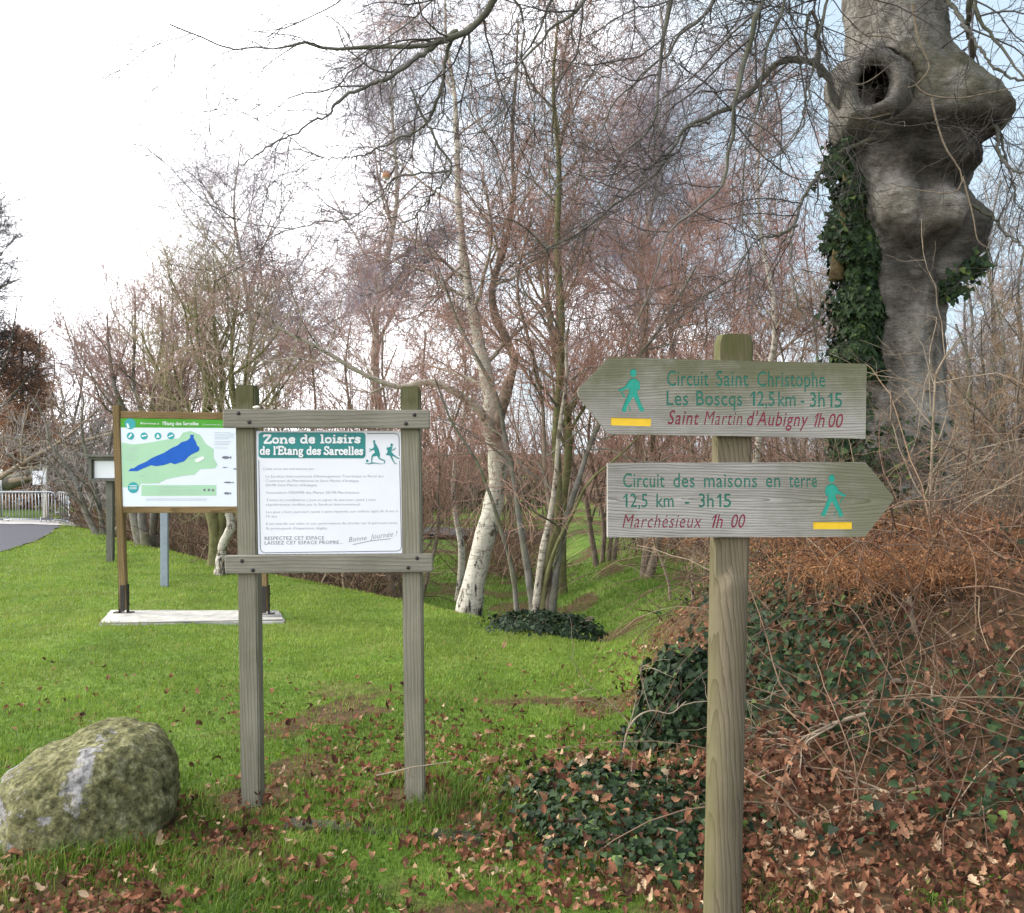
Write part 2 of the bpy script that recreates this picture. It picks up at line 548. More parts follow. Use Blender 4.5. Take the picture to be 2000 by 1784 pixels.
M['twig_red'] = plain('red_brown_twigs', (.36, .215, .165), .9, .1, .3, 2)
M['twig_rust'] = plain('rust_twigs', (.33, .15, .09), .9, .1, .3, 2)
M['twig_grey'] = plain('grey_twigs', (.31, .285, .265), .9, .1, .3, 2)
M['twig_olive'] = plain('olive_twigs', (.33, .28, .18), .9, .1, .3, 2)
M['twig_tan'] = plain('tan_twigs', (.32, .225, .14), .9, .1, .35, 3)
M['twig_dark'] = plain('dark_twigs', (.05, .045, .045), .9, .1, .3, 2)
M['bramble'] = attr_mat('bramble_stems', [(0, (.06, .040, .030)), (.5, (.14, .085, .058)), (.9, (.22, .145, .09)), (1, (.36, .28, .19))], .8, .2)
M['bracken'] = attr_mat('dead_bracken', [(0, (.15, .07, .035)), (.5, (.33, .155, .07)), (1, (.50, .28, .145))], .8, .15, .25)
M['grass'] = attr_mat('grass_blades', [(0, (.048, .092, .012)), (.45, (.118, .205, .023)), (.8, (.205, .305, .036)), (.93, (.25, .31, .06)), (1, (.34, .27, .11))], .55, .25, .38, .25, 1.4)
M['litter'] = attr_mat('fallen_oak_leaves', [(0, (.045, .022, .016)), (.3, (.11, .045, .028)), (.6, (.20, .085, .047)), (.85, (.30, .165, .095)), (1, (.46, .33, .21))], .85, .08, .15, .3, 25)
M['ivy'] = attr_mat('ivy_leaves', [(0, (.010, .020, .009)), (.5, (.022, .044, .015)), (.85, (.045, .08, .024)), (1, (.11, .155, .035))], .58, .22, .08, .2, 20)
M['redleaf'] = attr_mat('clinging_dead_leaves', [(0, (.075, .035, .024)), (.5, (.185, .085, .052)), (1, (.34, .18, .105))], .85, .08, .2, .25, 25)

# ------------------------------------------------------------------ terrain
CREST = np.array([(-13.5, 27.0), (-11.8, 24.0), (-8.2, 19.0), (-3.9, 13.4), (-1.35, 10.6), (-.2, 9.1), (.75, 7.75), (1.5, 6.9), (2.6, 6.3), (5.0, 5.9), (12., 5.6)])
def crest_dist(x, y):
    """signed distance to the lawn's edge; positive = beyond it (lower meadow)"""
    x = np.asarray(x, float); y = np.asarray(y, float)
    best = np.full(x.shape, 1e9); sg = np.ones(x.shape)
    for (a, b) in zip(CREST[:-1], CREST[1:]):
        d = b - a
        t = np.clip(((x - a[0]) * d[0] + (y - a[1]) * d[1]) / (d @ d), 0, 1)
        qx, qy = x - (a[0] + t * d[0]), y - (a[1] + t * d[1])
        dist = np.hypot(qx, qy)
        cr = d[0] * qy - d[1] * qx
        upd = dist < best
        best = np.where(upd, dist, best)
        sg = np.where(upd, np.sign(cr), sg)
    return best * sg

def gz(x, y):
    x = np.asarray(x, float); y = np.asarray(y, float)
    s = crest_dist(x, y)
    z = -0.015 * np.clip(y - 4, 0, 40)
    z = z + .05 * (fbm(x * .55, y * .55, 3) - .5) + .02 * (vnoise(x * 2.3, y * 2.3, 9) - .5)
    low = sstep(-.15, 1.5, s) * .62 + sstep(2., 9, s) * .1
    left = sstep(-14, -6, x)
    z = z - low * (0.35 + 0.65 * left)
    bank = .86 * sstep(.62, 1.95, x) * sstep(3.7, 5.3, y + .12 * np.sin(x * 3)) * (1 - .55 * sstep(6.2, 9., y))
    bank = bank + .12 * sstep(1.0, 2.6, x) * sstep(2.9, 3.8, y)
    return z + bank

def edge_x(y):                      # right edge of the asphalt path
    return np.interp(y, [4, 8, 15.6, 19, 22.4, 24.2, 30, 60], [-6.8, -7.2, -8.75, -9.7, -11.0, -11.9, -15.5, -34])

def grid_mesh(xs, ys, zf):
    X, Y = np.meshgrid(xs, ys)
    Z = zf(X, Y)
    V = np.stack([X, Y, Z], -1).reshape(-1, 3)
    nx = len(xs); i = np.arange(len(ys) - 1)[:, None] * nx; j = np.arange(nx - 1)[None]
    Q = np.stack([i + j, i + j + 1, i + nx + j + 1, i + nx + j], -1).reshape(-1, 4)
    return V, Q

def ground_mat():
    m, nt, b = mat('lawn_soil', .95, .1)
    co = mapped(nt).outputs[0]
    n1 = noise(nt, co, 1.3, 6, .6)
    n2 = noise(nt, co, 14, 5, .65)
    r1 = ramp(nt, [(.3, (.06, .10, .016)), (.5, (.10, .165, .024)), (.68, (.15, .20, .045)), (.8, (.17, .15, .06))])
    nt.links.new(n1.outputs['Fac'], r1.inputs['Fac'])
    r2 = ramp(nt, [(.3, (.6, .6, .6)), (.7, (1.2, 1.2, 1.2))])
    nt.links.new(n2.outputs['Fac'], r2.inputs['Fac'])
    g = mix(nt, 1., r1.outputs['Color'], r2.outputs['Color'], 'MULTIPLY')
    a = nd(nt, 'Attribute', attribute_name='rnd')       # where bare, leafy soil lies
    n3 = noise(nt, co, 5, 6, .7)
    ad = nd(nt, 'Math', operation='MULTIPLY_ADD')
    ad.inputs[1].default_value = .5
    nt.links.new(n3.outputs['Fac'], ad.inputs[0]); nt.links.new(a.outputs['Fac'], ad.inputs[2])
    r3 = ramp(nt, [(.5, (0, 0, 0)), (.8, (1, 1, 1))])
    nt.links.new(ad.outputs[0], r3.inputs['Fac'])
    r4 = ramp(nt, [(.3, (.045, .03, .018)), (.55, (.10, .06, .032)), (.75, (.17, .10, .05))])
    nt.links.new(n2.outputs['Fac'], r4.inputs['Fac'])
    c = mix(nt, r3.outputs['Color'], g, r4.outputs['Color'])
    nt.links.new(c, b.inputs['Base Color'])
    bump(nt, b, n2.outputs['Fac'], .6, .03)
    return m
M['ground'] = ground_mat()

POSTS = [(-1.19, 4.25, .22), (-.45, 4.25, .20), (.68, 3.0, .20), (-1.82, 3.95, .46), (-3.9, 9.1, .2)]
def bareness(x, y):
    """0 = closed turf, 1 = leafy bare soil"""
    n = fbm(x * 1.1 + 3, y * 1.1, 21)
    right = sstep(.35, 1.05, x - .12 * (y - 4)) * (1 - sstep(7.2, 8.5, y)) * (1 - .85 * (1 - sstep(3.0, 3.5, y)) * sstep(.38, .6, vnoise(x * 4, y * 4, 33)))
    near = (1 - sstep(2.9, 4.3, y)) * sstep(.38, .62, n)
    under = (1 - sstep(.12, .5, np.hypot((x + .55) / 2.2, (y - 4.05) / .9))) * .7 * sstep(.35, .6, n)
    far = sstep(.3, 1.2, crest_dist(x, y)) * sstep(.48, .66, n) * .55
    bush = sstep(1.6, 3., crest_dist(x, y)) * sstep(2.5, 4.5, x) * .9
    foot = np.maximum.reduce([1 - sstep(r_ * .45, r_ * 1.25, np.hypot(x - a_, y - b_) + .10 * (n - .5)) for a_, b_, r_ in POSTS]) * .85
    worn = sstep(.55, .70, fbm(x * 1.9 + 11, y * 1.9, 23)) * .7 * (1 - sstep(5.5, 7.5, y)) * sstep(-2.6, -1., x)
    return np.clip(np.maximum.reduce([right, near * .8, under, far, bush, foot, worn]), 0, 1)

def build_ground():
    xs = np.unique(np.concatenate([np.linspace(-900, -70, 12), np.linspace(70, 900, 12), np.linspace(-60, -10, 60), np.linspace(-10, 8, 300), np.linspace(8, 60, 50)]))
    ys = np.unique(np.concatenate([np.linspace(-300, -20, 8), np.linspace(130, 900, 12), np.linspace(-12, 2, 20), np.linspace(2, 14, 220), np.linspace(14, 32, 120), np.linspace(32, 120, 60)]))
    V, Q = grid_mesh(xs, ys, gz)
    me = make_mesh('ground', V, [Q], M['ground'], rnd=bareness(V[:, 0], V[:, 1]))
    o = link('ground', me)
    tag(o, kind='structure', label='grass covered ground falling away behind the lawn edge')
build_ground()

def build_path():
    m, nt, b = mat('asphalt', .9, .2)
    n = noise(nt, mapped(nt).outputs[0], 60, 4, .7)
    r = ramp(nt, [(.3, (.055, .055, .065)), (.7, (.10, .10, .115))])
    nt.links.new(n.outputs['Fac'], r.inputs['Fac']); nt.links.new(r.outputs['Color'], b.inputs['Base Color'])
    bump(nt, b, n.outputs['Fac'], .3, .01)
    ys = np.linspace(5, 23.2, 60); t = np.linspace(0, 1, 12)
    V = []
    for y in ys:
        e = edge_x(y) + .12 * (vnoise(y * 1.7, 0, 4) - .5)
        for s in t:
            x = e - 3.4 * s
            V.append((x, y, gz(x, y) + .02))
    nx = len(t); i = np.arange(len(ys) - 1)[:, None] * nx; j = np.arange(nx - 1)[None]
    Q = np.stack([i + j, i + nx + j, i + nx + j + 1, i + j + 1], -1).reshape(-1, 4)
    tag(link('path', make_mesh('path', V, [Q], m)), kind='structure', label='dark asphalt footpath at the left edge of the lawn')
    g = plain('pale_gravel', (.42, .40, .38), .95, .1, .2, 30)
    V, Q = grid_mesh(np.linspace(-18, -11.2, 30), np.linspace(23.21, 25.6, 8), lambda x, y: gz(x, y) + .03)
    tag(link('gravel_path', make_mesh('gravel_path', V, [Q], g)), kind='structure', label='strip of pale gravel crossing behind the crowd barrier')
build_path()

def build_water():
    m, nt, b = mat('pond_water', .06, .6)
    b.inputs['Base Color'].default_value = (.10, .13, .15, 1)
    n = noise(nt, mapped(nt, scale=(1, 3, 1)).outputs[0], 3, 3)
    bump(nt, b, n.outputs['Fac'], .1, .02)
    V, Q = grid_mesh(np.linspace(-9, 9, 40), np.linspace(0, 1, 6), lambda x, y: np.full(x.shape, 0.))
    W = V.copy()
    W[:, 1] = 26.6 - W[:, 0] * .42 + V[:, 1] * 2.6
    W[:, 2] = gz(W[:, 0], W[:, 1]).max() * 0 + np.median(gz(W[:, 0], W[:, 1])) + .09
    tag(link('water', make_mesh('water', W, [Q], m)), kind='structure', label='narrow bright strip of pond water behind the birches')
build_water()

# ------------------------------------------------------------------ flat drawing on sign faces
class Draw:
    """shapes given in photograph pixels of a sign face, laid on that face at its real distance"""
    def __init__(s, face, off=.0012):
        s.face = face; s.off = off; s.V = []; s.T = []; s.n = 0
    def poly(s, pts):
        tri = tessellate_polygon([[Vector((p[0], -p[1], 0)) for p in pts]])
        s.tris([(p[0], p[1]) for p in pts], tri)
    def tris(s, pts, tri):
        s.V += [s.face(x, y, s.off) for x, y in pts]
        for t in tri:
            a, b, c = [pts[i] for i in t]
            cr = (b[0] - a[0]) * (c[1] - a[1]) - (b[1] - a[1]) * (c[0] - a[0])
            t = tuple(t) if cr < 0 else (t[0], t[2], t[1])
            s.T.append(tuple(i + s.n for i in t))
        s.n = len(s.V)
    def stroke(s, pts, w):
        pts = np.asarray(pts, float)
        w = np.full(len(pts), w) if np.isscalar(w) else np.asarray(w, float)
        t = np.gradient(pts, axis=0)
        t /= np.maximum(np.linalg.norm(t, axis=1, keepdims=True), 1e-9)
        nn = np.stack([-t[:, 1], t[:, 0]], 1) * w[:, None] / 2
        ring = np.vstack([pts + nn, (pts - nn)[::-1]])
        n = len(pts)
        tri = []
        for i in range(n - 1):
            tri += [(i, i + 1, 2 * n - 1 - i), (i + 1, 2 * n - 2 - i, 2 * n - 1 - i)]
        s.tris([tuple(p) for p in ring], tri)
        s.off += .00008
    def disc(s, c, r, ry=None, n=20):
        ry = ry or r
        s.poly([(c[0] + r * math.cos(k * 2 * math.pi / n), c[1] + ry * math.sin(k * 2 * math.pi / n)) for k in range(n)])
        s.off += .00008
    def rrect(s, x0, y0, x1, y1, r, slope=0.):
        s.poly(rrect_pts(x0, y0, x1, y1, r, slope))
    def text(s, txt, x0, x1, y0, cap, y1=None, shear=0., bold=0., spacing=1., res=3):
        pts, tri, _ = text_shape(txt, x0, x1, y0, cap, y1, shear, bold, spacing, res)
        s.tris(pts, tri)
    def build(s, name, m, parent, origin=None):
        me = make_mesh(name, np.array(s.V), [np.array(s.T)], m, smooth=False)
        return link(name, me, parent, origin)

def rrect_pts(x0, y0, x1, y1, r, slope=0., n=6):
    out = []
    for cx, cy, a0 in ((x1 - r, y0 + r, -90), (x1 - r, y1 - r, 0), (x0 + r, y1 - r, 90), (x0 + r, y0 + r, 180)):
        for k in range(n + 1):
            a = R(a0 + 90 * k / n)
            x, y = cx + r * math.cos(a), cy + r * math.sin(a)
            out.append((x, y + slope * (x - x0)))
    return out

CAP_REF = []
def raw_text(txt, shear, bold, spacing, res):
    cu = bpy.data.curves.new('lettering', 'FONT')
    cu.body = txt; cu.size = 1; cu.shear = shear; cu.offset = bold
    cu.space_character = spacing; cu.resolution_u = res
    ob = bpy.data.objects.new('lettering', cu)
    COL.objects.link(ob)
    dg = bpy.context.evaluated_depsgraph_get()
    me = bpy.data.meshes.new_from_object(ob.evaluated_get(dg))
    V = np.array([v.co[:2] for v in me.vertices]).reshape(-1, 2)
    me.calc_loop_triangles()
    T = [tuple(t.vertices) for t in me.loop_triangles]
    ec = {}
    for p in me.polygons:
        vs = list(p.vertices)
        for a, b in zip(vs, vs[1:] + vs[:1]):
            ec.setdefault((min(a, b), max(a, b)), []).append((a, b))
    nxt = {}
    for k, v in ec.items():
        if len(v) == 1: nxt[v[0][0]] = v[0][1]
    loops = []
    seen = set()
    for st in list(nxt):
        if st in seen: continue
        lp = []; c = st
        while c in nxt and c not in seen:
            seen.add(c); lp.append(c); c = nxt[c]
        if len(lp) > 2: loops.append(lp)
    bpy.data.objects.remove(ob); bpy.data.meshes.remove(me); bpy.data.curves.remove(cu)
    return V, T, loops

def text_shape(txt, x0, x1, y0, cap, y1=None, shear=0., bold=0., spacing=1., res=3):
    """text stretched from x0 to x1, baseline y0 (to y1 at the right end), capitals cap pixels high"""
    if not CAP_REF:
        v, _, _ = raw_text('H', 0, 0, 1, 2)
        CAP_REF.append(v[:, 1].max())
    if txt == '1':
        pts = [(x0 + (x1 - x0) * a + shear * cap * b, y0 - cap * b) for a, b in ((.55, 0), (1., 0), (1., 1.), (.62, 1.), (.02, .74), (.02, .58), (.55, .80))]
        return pts, [tuple(t) for t in tessellate_polygon([[Vector((p[0], -p[1], 0)) for p in pts]])], [pts]
    V, T, loops = raw_text(txt, shear, bold, spacing, res)
    lo, hi = V[:, 0].min(), V[:, 0].max()
    u = (V[:, 0] - lo) / (hi - lo)
    y1 = y0 if y1 is None else y1
    X = x0 + u * (x1 - x0)
    Y = y0 + u * (y1 - y0) - V[:, 1] / CAP_REF[0] * cap
    pts = [(float(a), float(b)) for a, b in zip(X, Y)]
    return pts, T, [[pts[i] for i in lp] for lp in loops]

def face_at(d, k=0.):
    """a vertical sign face at distance d (turned slightly by k metres of depth per metre of width)"""
    def f(x, y, off):
        u = (x - 1000) / F
        p = P(x, y, d / (1 - k * u))
        p[1] -= off
        return p
    return f

# ------------------------------------------------------------------ walker emblem outline (arrow boards)
def walker_shapes(cx, cy, s, flip=False):
    """separate closed outlines, pixel units; (cx, cy) is the neck, s the pixel scale of the drawing"""
    g = -1 if flip else 1
    body = [(-3, 0), (3, 0), (10, 4), (13, 8), (14, 19), (12, 24), (9, 25), (8.6, 20), (8, 27), (11, 36), (16, 50), (22.5, 62.5), (19, 65.5), (13, 64),
            (8, 52), (1.5, 37.5), (-1, 37), (-6, 47), (-11, 55), (-14, 66), (-18.5, 66), (-23, 63), (-20, 56), (-15, 43), (-8, 28), (-8, 20),
            (-12, 20.5), (-19, 24), (-26.5, 26.5), (-29, 23), (-15, 15), (-10, 6)]
    head = [(6.6 * math.cos(a) + .5, -10.2 + 8.2 * math.sin(a)) for a in np.linspace(0, 2 * math.pi, 18, endpoint=False)]
    stick1 = [(-24.5, 27), (-21.5, 26.5), (-15.2, 37.5), (-16.5, 40.5)]
    stick2 = [(-9.5, 54), (-8.5, 52), (-3.5, 63.5), (-5.5, 64.5)]
    out = []
    for sh in (body, head, stick1, stick2):
        out.append([(cx + g * x * s, cy + y * s) for x, y in sh])
    return out

# ------------------------------------------------------------------ the signpost with two arrow boards
def build_board(name, label, outline, face, texts, walker, stripe, mwood, root, depth=.0022, thick=.034):
    """timber arrow board with routed (recessed) lettering, walker and marker"""
    c0 = face(*outline[0], 0)
    def loc2(p):                       # pixel -> metres in the face plane
        q = face(p[0], p[1], 0)
        return (q[0], q[2])
    holes = []
    greens = []; reds = []
    for (txt, x0, x1, y0, y1, cap, shear, col, sp) in texts:
        pts, tri, loops = text_shape(txt, x0, x1, y0, cap, y1, shear, -.003 if 'M' in txt else .007, sp)
        holes += loops
        (greens if col == 'g' else reds).append((pts, tri))
    holes += walker
    holes.append(stripe)
    yref = c0[1]; dpx = face(outline[0][0] + 100, outline[0][1], 0) - c0
    k = dpx[1] / dpx[0]
    def W3(v, off):
        return np.stack([v[:, 0], yref + k * (v[:, 0] - c0[0]) - off, v[:, 1]], 1)
    lps = [np.array([loc2(p) for p in lp]) for lp in [outline] + holes]
    pts2 = []; ed = []
    for lp in lps:
        n0 = len(pts2)
        pts2 += [Vector(p) for p in lp]
        ed += [(n0 + i, n0 + (i + 1) % len(lp)) for i in range(len(lp))]
    res = delaunay_2d_cdt(pts2, ed, [], 0, 1e-7)
    V2 = np.array([tuple(v) for v in res[0]]); T = np.array([f for f in res[2] if len(f) == 3])
    c2 = V2[T].mean(1)
    inside = np.zeros(len(c2), int)
    for lp in lps:
        q0, q1 = lp, np.roll(lp, -1, 0)
        cond = (q0[None, :, 1] > c2[:, None, 1]) != (q1[None, :, 1] > c2[:, None, 1])
        xi = q0[None, :, 0] + (c2[:, None, 1] - q0[None, :, 1]) * (q1 - q0)[None, :, 0] / np.where(np.abs((q1 - q0)[None, :, 1]) < 1e-12, 1e-12, (q1 - q0)[None, :, 1])
        inside += (cond & (c2[:, None, 0] < xi)).sum(1)
    T = T[inside % 2 == 1]
    e1, e2 = V2[T[:, 1]] - V2[T[:, 0]], V2[T[:, 2]] - V2[T[:, 0]]
    neg = e1[:, 0] * e2[:, 1] - e1[:, 1] * e2[:, 0] < 0
    T[neg] = T[neg][:, ::-1]
    mb = MB()
    mb.add(W3(V2, 0), T)
    for lp in lps[1:]:
        m_ = len(lp)
        mb.add(np.vstack([W3(lp, 0), W3(lp, -depth)]), None, np.array([[i, (i + 1) % m_, m_ + (i + 1) % m_, m_ + i] for i in range(m_)]))
    m_ = len(lps[0])
    mb.add(np.vstack([W3(lps[0], 0), W3(lps[0], -depth)]), None, np.array([[i, m_ + i, m_ + (i + 1) % m_, (i + 1) % m_] for i in range(m_)]))
    # solid body behind the routed layer
    n = len(outline)
    fr = np.array([face(*p, -depth) for p in outline]); bk = np.array([face(*p, -thick) for p in outline])
    tri = tessellate_polygon([[Vector((p[0], -p[1], 0)) for p in outline]])
    tri = np.array(tri)
    mb.add(np.vstack([fr, bk]), np.vstack([tri, tri[:, ::-1] + n]), np.array([[i, (i + 1) % n, n + (i + 1) % n, n + i] for i in range(n)]))
    b = mb.build('arrow_board', mwood, root, smooth=False)
    b['label'] = label
    floor = -depth + .0004
    for nm, grp, mt in (('green_lettering', greens, M['green_letter']), ('red_lettering', reds, M['red_letter'])):
        d = Draw(face, floor)
        for pts, tri in grp: d.tris(pts, tri)
        d.build(nm, mt, b)
    d = Draw(face, floor)
    for sh in walker: d.poly(sh); d.off += .00005
    d.build('walker_symbol', M['walker'], b)
    d = Draw(face, floor); d.poly(stripe)
    d.build('yellow_marker', M['yellow'], b)
    return b

def signpost():
    base = P(1409, 1838, 3.0); top = P(1433, 655, 3.0)
    base[2] = float(gz(base[0], base[1])) - .03
    root = thing('signpost', 'round mossy timber signpost carrying two pointed wooden walking route boards', 'signpost', (base[0], base[1], base[2] + .03))
    root_loc = Vector(root.location)
    # round below, flattened in front where the boards are fixed
    Hs = np.concatenate([np.linspace(0, 1.16, 24), np.linspace(1.18, 1.36, 12), np.linspace(1.4, 1., 1) * 0 + 1.6, [1.8, top[2] - base[2] - .028, top[2] - base[2] - .004, top[2] - base[2]]])
    Hs = np.unique(Hs)
    K = 40; V = []
    tot = top[2] - base[2]
    for h in Hs:
        c = base + (top - base) * h / tot
        r = .0615 - .0012 * math.sin(h * 3)
        if h > tot - .01: r -= .008 if h < tot - .002 else .013
        for k in range(K):
            a = 2 * math.pi * k / K
            x, y = math.cos(a) * r, math.sin(a) * r
            cut = -.034
            f = float(sstep(1.205, 1.27, h + .04 * abs(x) / .06))
            y = y if y > cut else (cut * f + y * (1 - f))
            V.append((c[0] + x, c[1] + y, c[2]))
    S = len(Hs)
    i = np.arange(S - 1)[:, None] * K; j = np.arange(K)[None]; j2 = (j + 1) % K
    Q = np.stack([i + j, i + j2, i + K + j2, i + K + j], -1).reshape(-1, 4)
    T = [[(S - 1) * K, (S - 1) * K + k, (S - 1) * K + k + 1] for k in range(1, K - 1)]
    mb = MB(); mb.add(np.array(V), np.array(T), Q)
    po = mb.build('post', M['post'], root)
    mod = po.modifiers.new('edge', 'EDGE_SPLIT'); mod.split_angle = R(40)
    # upper board, pointing left
    f1 = face_at(2.925, .02)
    out1 = [(1128, 765), (1132, 757), (1189, 698), (1693, 711), (1690.5, 857), (1189, 848), (1131, 775)]
    t1 = [('Circuit', 1303, 1384, 754, 754, 29, 0, 'g', 1.05), ('Saint', 1399, 1462, 754, 755, 29, 0, 'g', 1.05), ('Christophe', 1479, 1612, 755, 756, 29, 0, 'g', 1.05),
          ('Les', 1302, 1344, 792, 792, 28, 0, 'g', 1.05), ('Boscqs', 1360, 1450, 792, 793, 28, 0, 'g', 1.05), ('1', 1465, 1475, 793, 793, 28, 0, 'g', 1.), ('2,5', 1479, 1513, 793, 794, 28, 0, 'g', 1.),
          ('km', 1520, 1554, 794, 794, 28, 0, 'g', 1.), ('-', 1564, 1571, 794, 794, 28, 0, 'g', 1.), ('3h', 1582, 1611, 795, 795, 28, 0, 'g', 1.), ('1', 1617, 1626, 796, 796, 28, 0, 'g', 1.), ('5', 1630, 1645, 796, 796, 28, 0, 'g', 1.),
          ('Saint', 1304, 1366, 829, 830, 27, .28, 'r', 1.1), ('Martin', 1375, 1450, 830, 831, 27, .28, 'r', 1.1), ("d'Aubigny", 1459, 1579, 831, 833, 27, .28, 'r', 1.1),
          ('1', 1586, 1593, 834, 834, 27, .28, 'r', 1.), ('h', 1597, 1611, 834, 834, 27, .28, 'r', 1.), ('00', 1618, 1647, 835, 836, 27, .28, 'r', 1.)]
    build_board('upper_arrow', 'weathered grey arrow board pointing left, green top edge', out1, f1, t1, walker_shapes(1236.5, 739, 1.0),
                [(1193, 816), (1272, 818), (1271, 833), (1193, 831)], M['arrow'], root)
    f2 = face_at(2.925, .03)
    out2 = [(1187, 905), (1690, 903), (1741, 965), (1746, 973), (1741, 982), (1690, 1049), (1187, 1050)]
    t2 = [('Circuit', 1217, 1298, 952, 952, 27, 0, 'g', 1.05), ('des', 1315, 1357, 952, 952, 27, 0, 'g', 1.05), ('maisons', 1375, 1479, 952, 952, 27, 0, 'g', 1.05), ('en', 1496, 1524, 952, 952, 27, 0, 'g', 1.05), ('terre', 1541, 1596, 952, 952, 27, 0, 'g', 1.05),
          ('1', 1217, 1226, 991, 991, 26, 0, 'g', 1.), ('2,5', 1231, 1265, 991, 991, 26, 0, 'g', 1.), ('km', 1282, 1316, 991, 991, 26, 0, 'g', 1.), ('-', 1338, 1346, 991, 991, 26, 0, 'g', 1.), ('3h', 1365, 1394, 991, 991, 26, 0, 'g', 1.), ('1', 1400, 1409, 991, 991, 26, 0, 'g', 1.), ('5', 1413, 1428, 991, 991, 26, 0, 'g', 1.),
          ('Marchésieux', 1216, 1371, 1031, 1031, 26, .28, 'r', 1.1), ('1', 1386, 1394, 1031, 1031, 26, .28, 'r', 1.), ('h', 1398, 1412, 1031, 1031, 26, .28, 'r', 1.), ('00', 1428, 1456, 1031, 1031, 26, .28, 'r', 1.)]
    t2b = [[(1434.5 + 2.2 * math.cos(a), 983 + 2.2 * math.sin(a)) for a in np.linspace(0, 6.28, 10, endpoint=False)]]
    build_board('lower_arrow', 'weathered grey arrow board pointing right, plain top edge', out2, f2, t2, walker_shapes(1625, 945, .98, True),
                [(1588, 1020), (1664, 1020), (1664, 1034), (1588, 1034)], M['arrow_low'], root)
signpost()

# ------------------------------------------------------------------ slab lettering for the notice board heading
SLAB = {  # glyph: (width, [polyline on a 0..1 cap-height grid], [serif bars (x0,x1,y)])
    'Z': (.72, [[(.06, .93), (.66, .93)], [(.62, .93), (.1, .07)], [(.06, .07), (.68, .07)], [(.08, .72), (.08, .95)], [(.66, .3), (.66, .05)]], []),
    'E': (.72, [[(.18, .03), (.18, .97)], [(.02, .93), (.66, .93)], [(.18, .5), (.5, .5)], [(.02, .07), (.68, .07)], [(.66, .72), (.66, .97)], [(.67, .28), (.67, .03)], [(.5, .36), (.5, .64)]], []),
    'S': (.62, [[(.54, .74), (.46, .9), (.3, .94), (.13, .86), (.11, .68), (.24, .56), (.42, .46), (.54, .32), (.5, .13), (.32, .05), (.16, .09), (.08, .26)], [(.55, .68), (.55, .98)], [(.07, .02), (.07, .32)]], []),
    'o': (.6, [[(.3, .06), (.13, .12), (.09, .33), (.13, .54), (.3, .6), (.47, .54), (.51, .33), (.47, .12), (.3, .06), (.25, .065)]], []),
    'n': (.74, [[(.16, .03), (.16, .63)], [(.16, .45), (.26, .57), (.42, .6), (.54, .5), (.56, .3), (.56, .03)]], [(.02, .3, .045), (.42, .7, .045), (.03, .16, .59)]),
    'e': (.58, [[(.1, .34), (.5, .34), (.48, .5), (.4, .59), (.3, .61), (.16, .56), (.09, .42), (.09, .26), (.15, .11), (.3, .05), (.42, .08), (.52, .19)]], []),
    'd': (.68, [[(.5, .03), (.5, .97)], [(.5, .2), (.4, .08), (.28, .05), (.13, .13), (.09, .33), (.13, .52), (.28, .6), (.4, .57), (.5, .45)]], [(.5, .66, .045), (.36, .5, .93)]),
    'l': (.38, [[(.19, .03), (.19, .97)]], [(.03, .36, .045), (.04, .19, .93)]),
    'i': (.38, [[(.19, .03), (.19, .63)], [(.19, .78), (.19, .94)]], [(.03, .36, .045), (.04, .19, .59)]),
    's': (.52, [[(.43, .47), (.36, .58), (.25, .61), (.12, .54), (.12, .43), (.25, .35), (.38, .28), (.43, .17), (.36, .07), (.24, .05), (.12, .1), (.08, .2)], [(.44, .42), (.44, .62)], [(.075, .03), (.075, .25)]], []),
    'r': (.54, [[(.18, .03), (.18, .63)], [(.18, .42), (.27, .55), (.38, .6), (.47, .55), (.47, .44)]], [(.03, .36, .045), (.04, .18, .59)]),
    't': (.44, [[(.18, .84), (.18, .2), (.22, .08), (.31, .055), (.39, .1), (.41, .2)]], [(.03, .38, .59)]),
    'a': (.64, [[(.11, .46), (.16, .57), (.28, .61), (.41, .56), (.45, .44), (.45, .14), (.5, .06), (.6, .06)], [(.45, .36), (.25, .34), (.11, .25), (.11, .13), (.2, .05), (.33, .07), (.45, .18)]], []),
    'g': (.62, [[(.28, .24), (.14, .28), (.1, .42), (.14, .56), (.27, .6), (.4, .56), (.44, .42), (.4, .28), (.28, .24), (.22, .25)], [(.44, .56), (.58, .6)], [(.16, .26), (.1, .15), (.2, .07), (.42, .05), (.52, -.05), (.48, -.18), (.3, -.23), (.12, -.18), (.08, -.06), (.18, .05)]], []),
    'c': (.56, [[(.46, .42), (.42, .54), (.3, .6), (.14, .54), (.09, .33), (.14, .12), (.3, .05), (.42, .09), (.5, .2)], [(.46, .36), (.46, .58)]], []),
    "'": (.2, [[(.1, .97), (.09, .68)]], []), ' ': (.36, [], [])}

def slab_text(d, txt, x0, x1, y0, cap, y1, w):
    adv = sum(SLAB[c][0] for c in txt)
    k = (x1 - x0) / adv
    x = x0
    for c in txt:
        wd, lines, bars = SLAB[c]
        yb = y0 + (y1 - y0) * (x - x0) / (x1 - x0)
        for ln in lines: d.stroke([(x + a * k, yb - b * cap) for a, b in ln], w)
        for a, b, yy in bars: d.stroke([(x + a * k, yb - yy * cap), (x + b * k, yb - yy * cap)], w * .72)
        x += wd * k

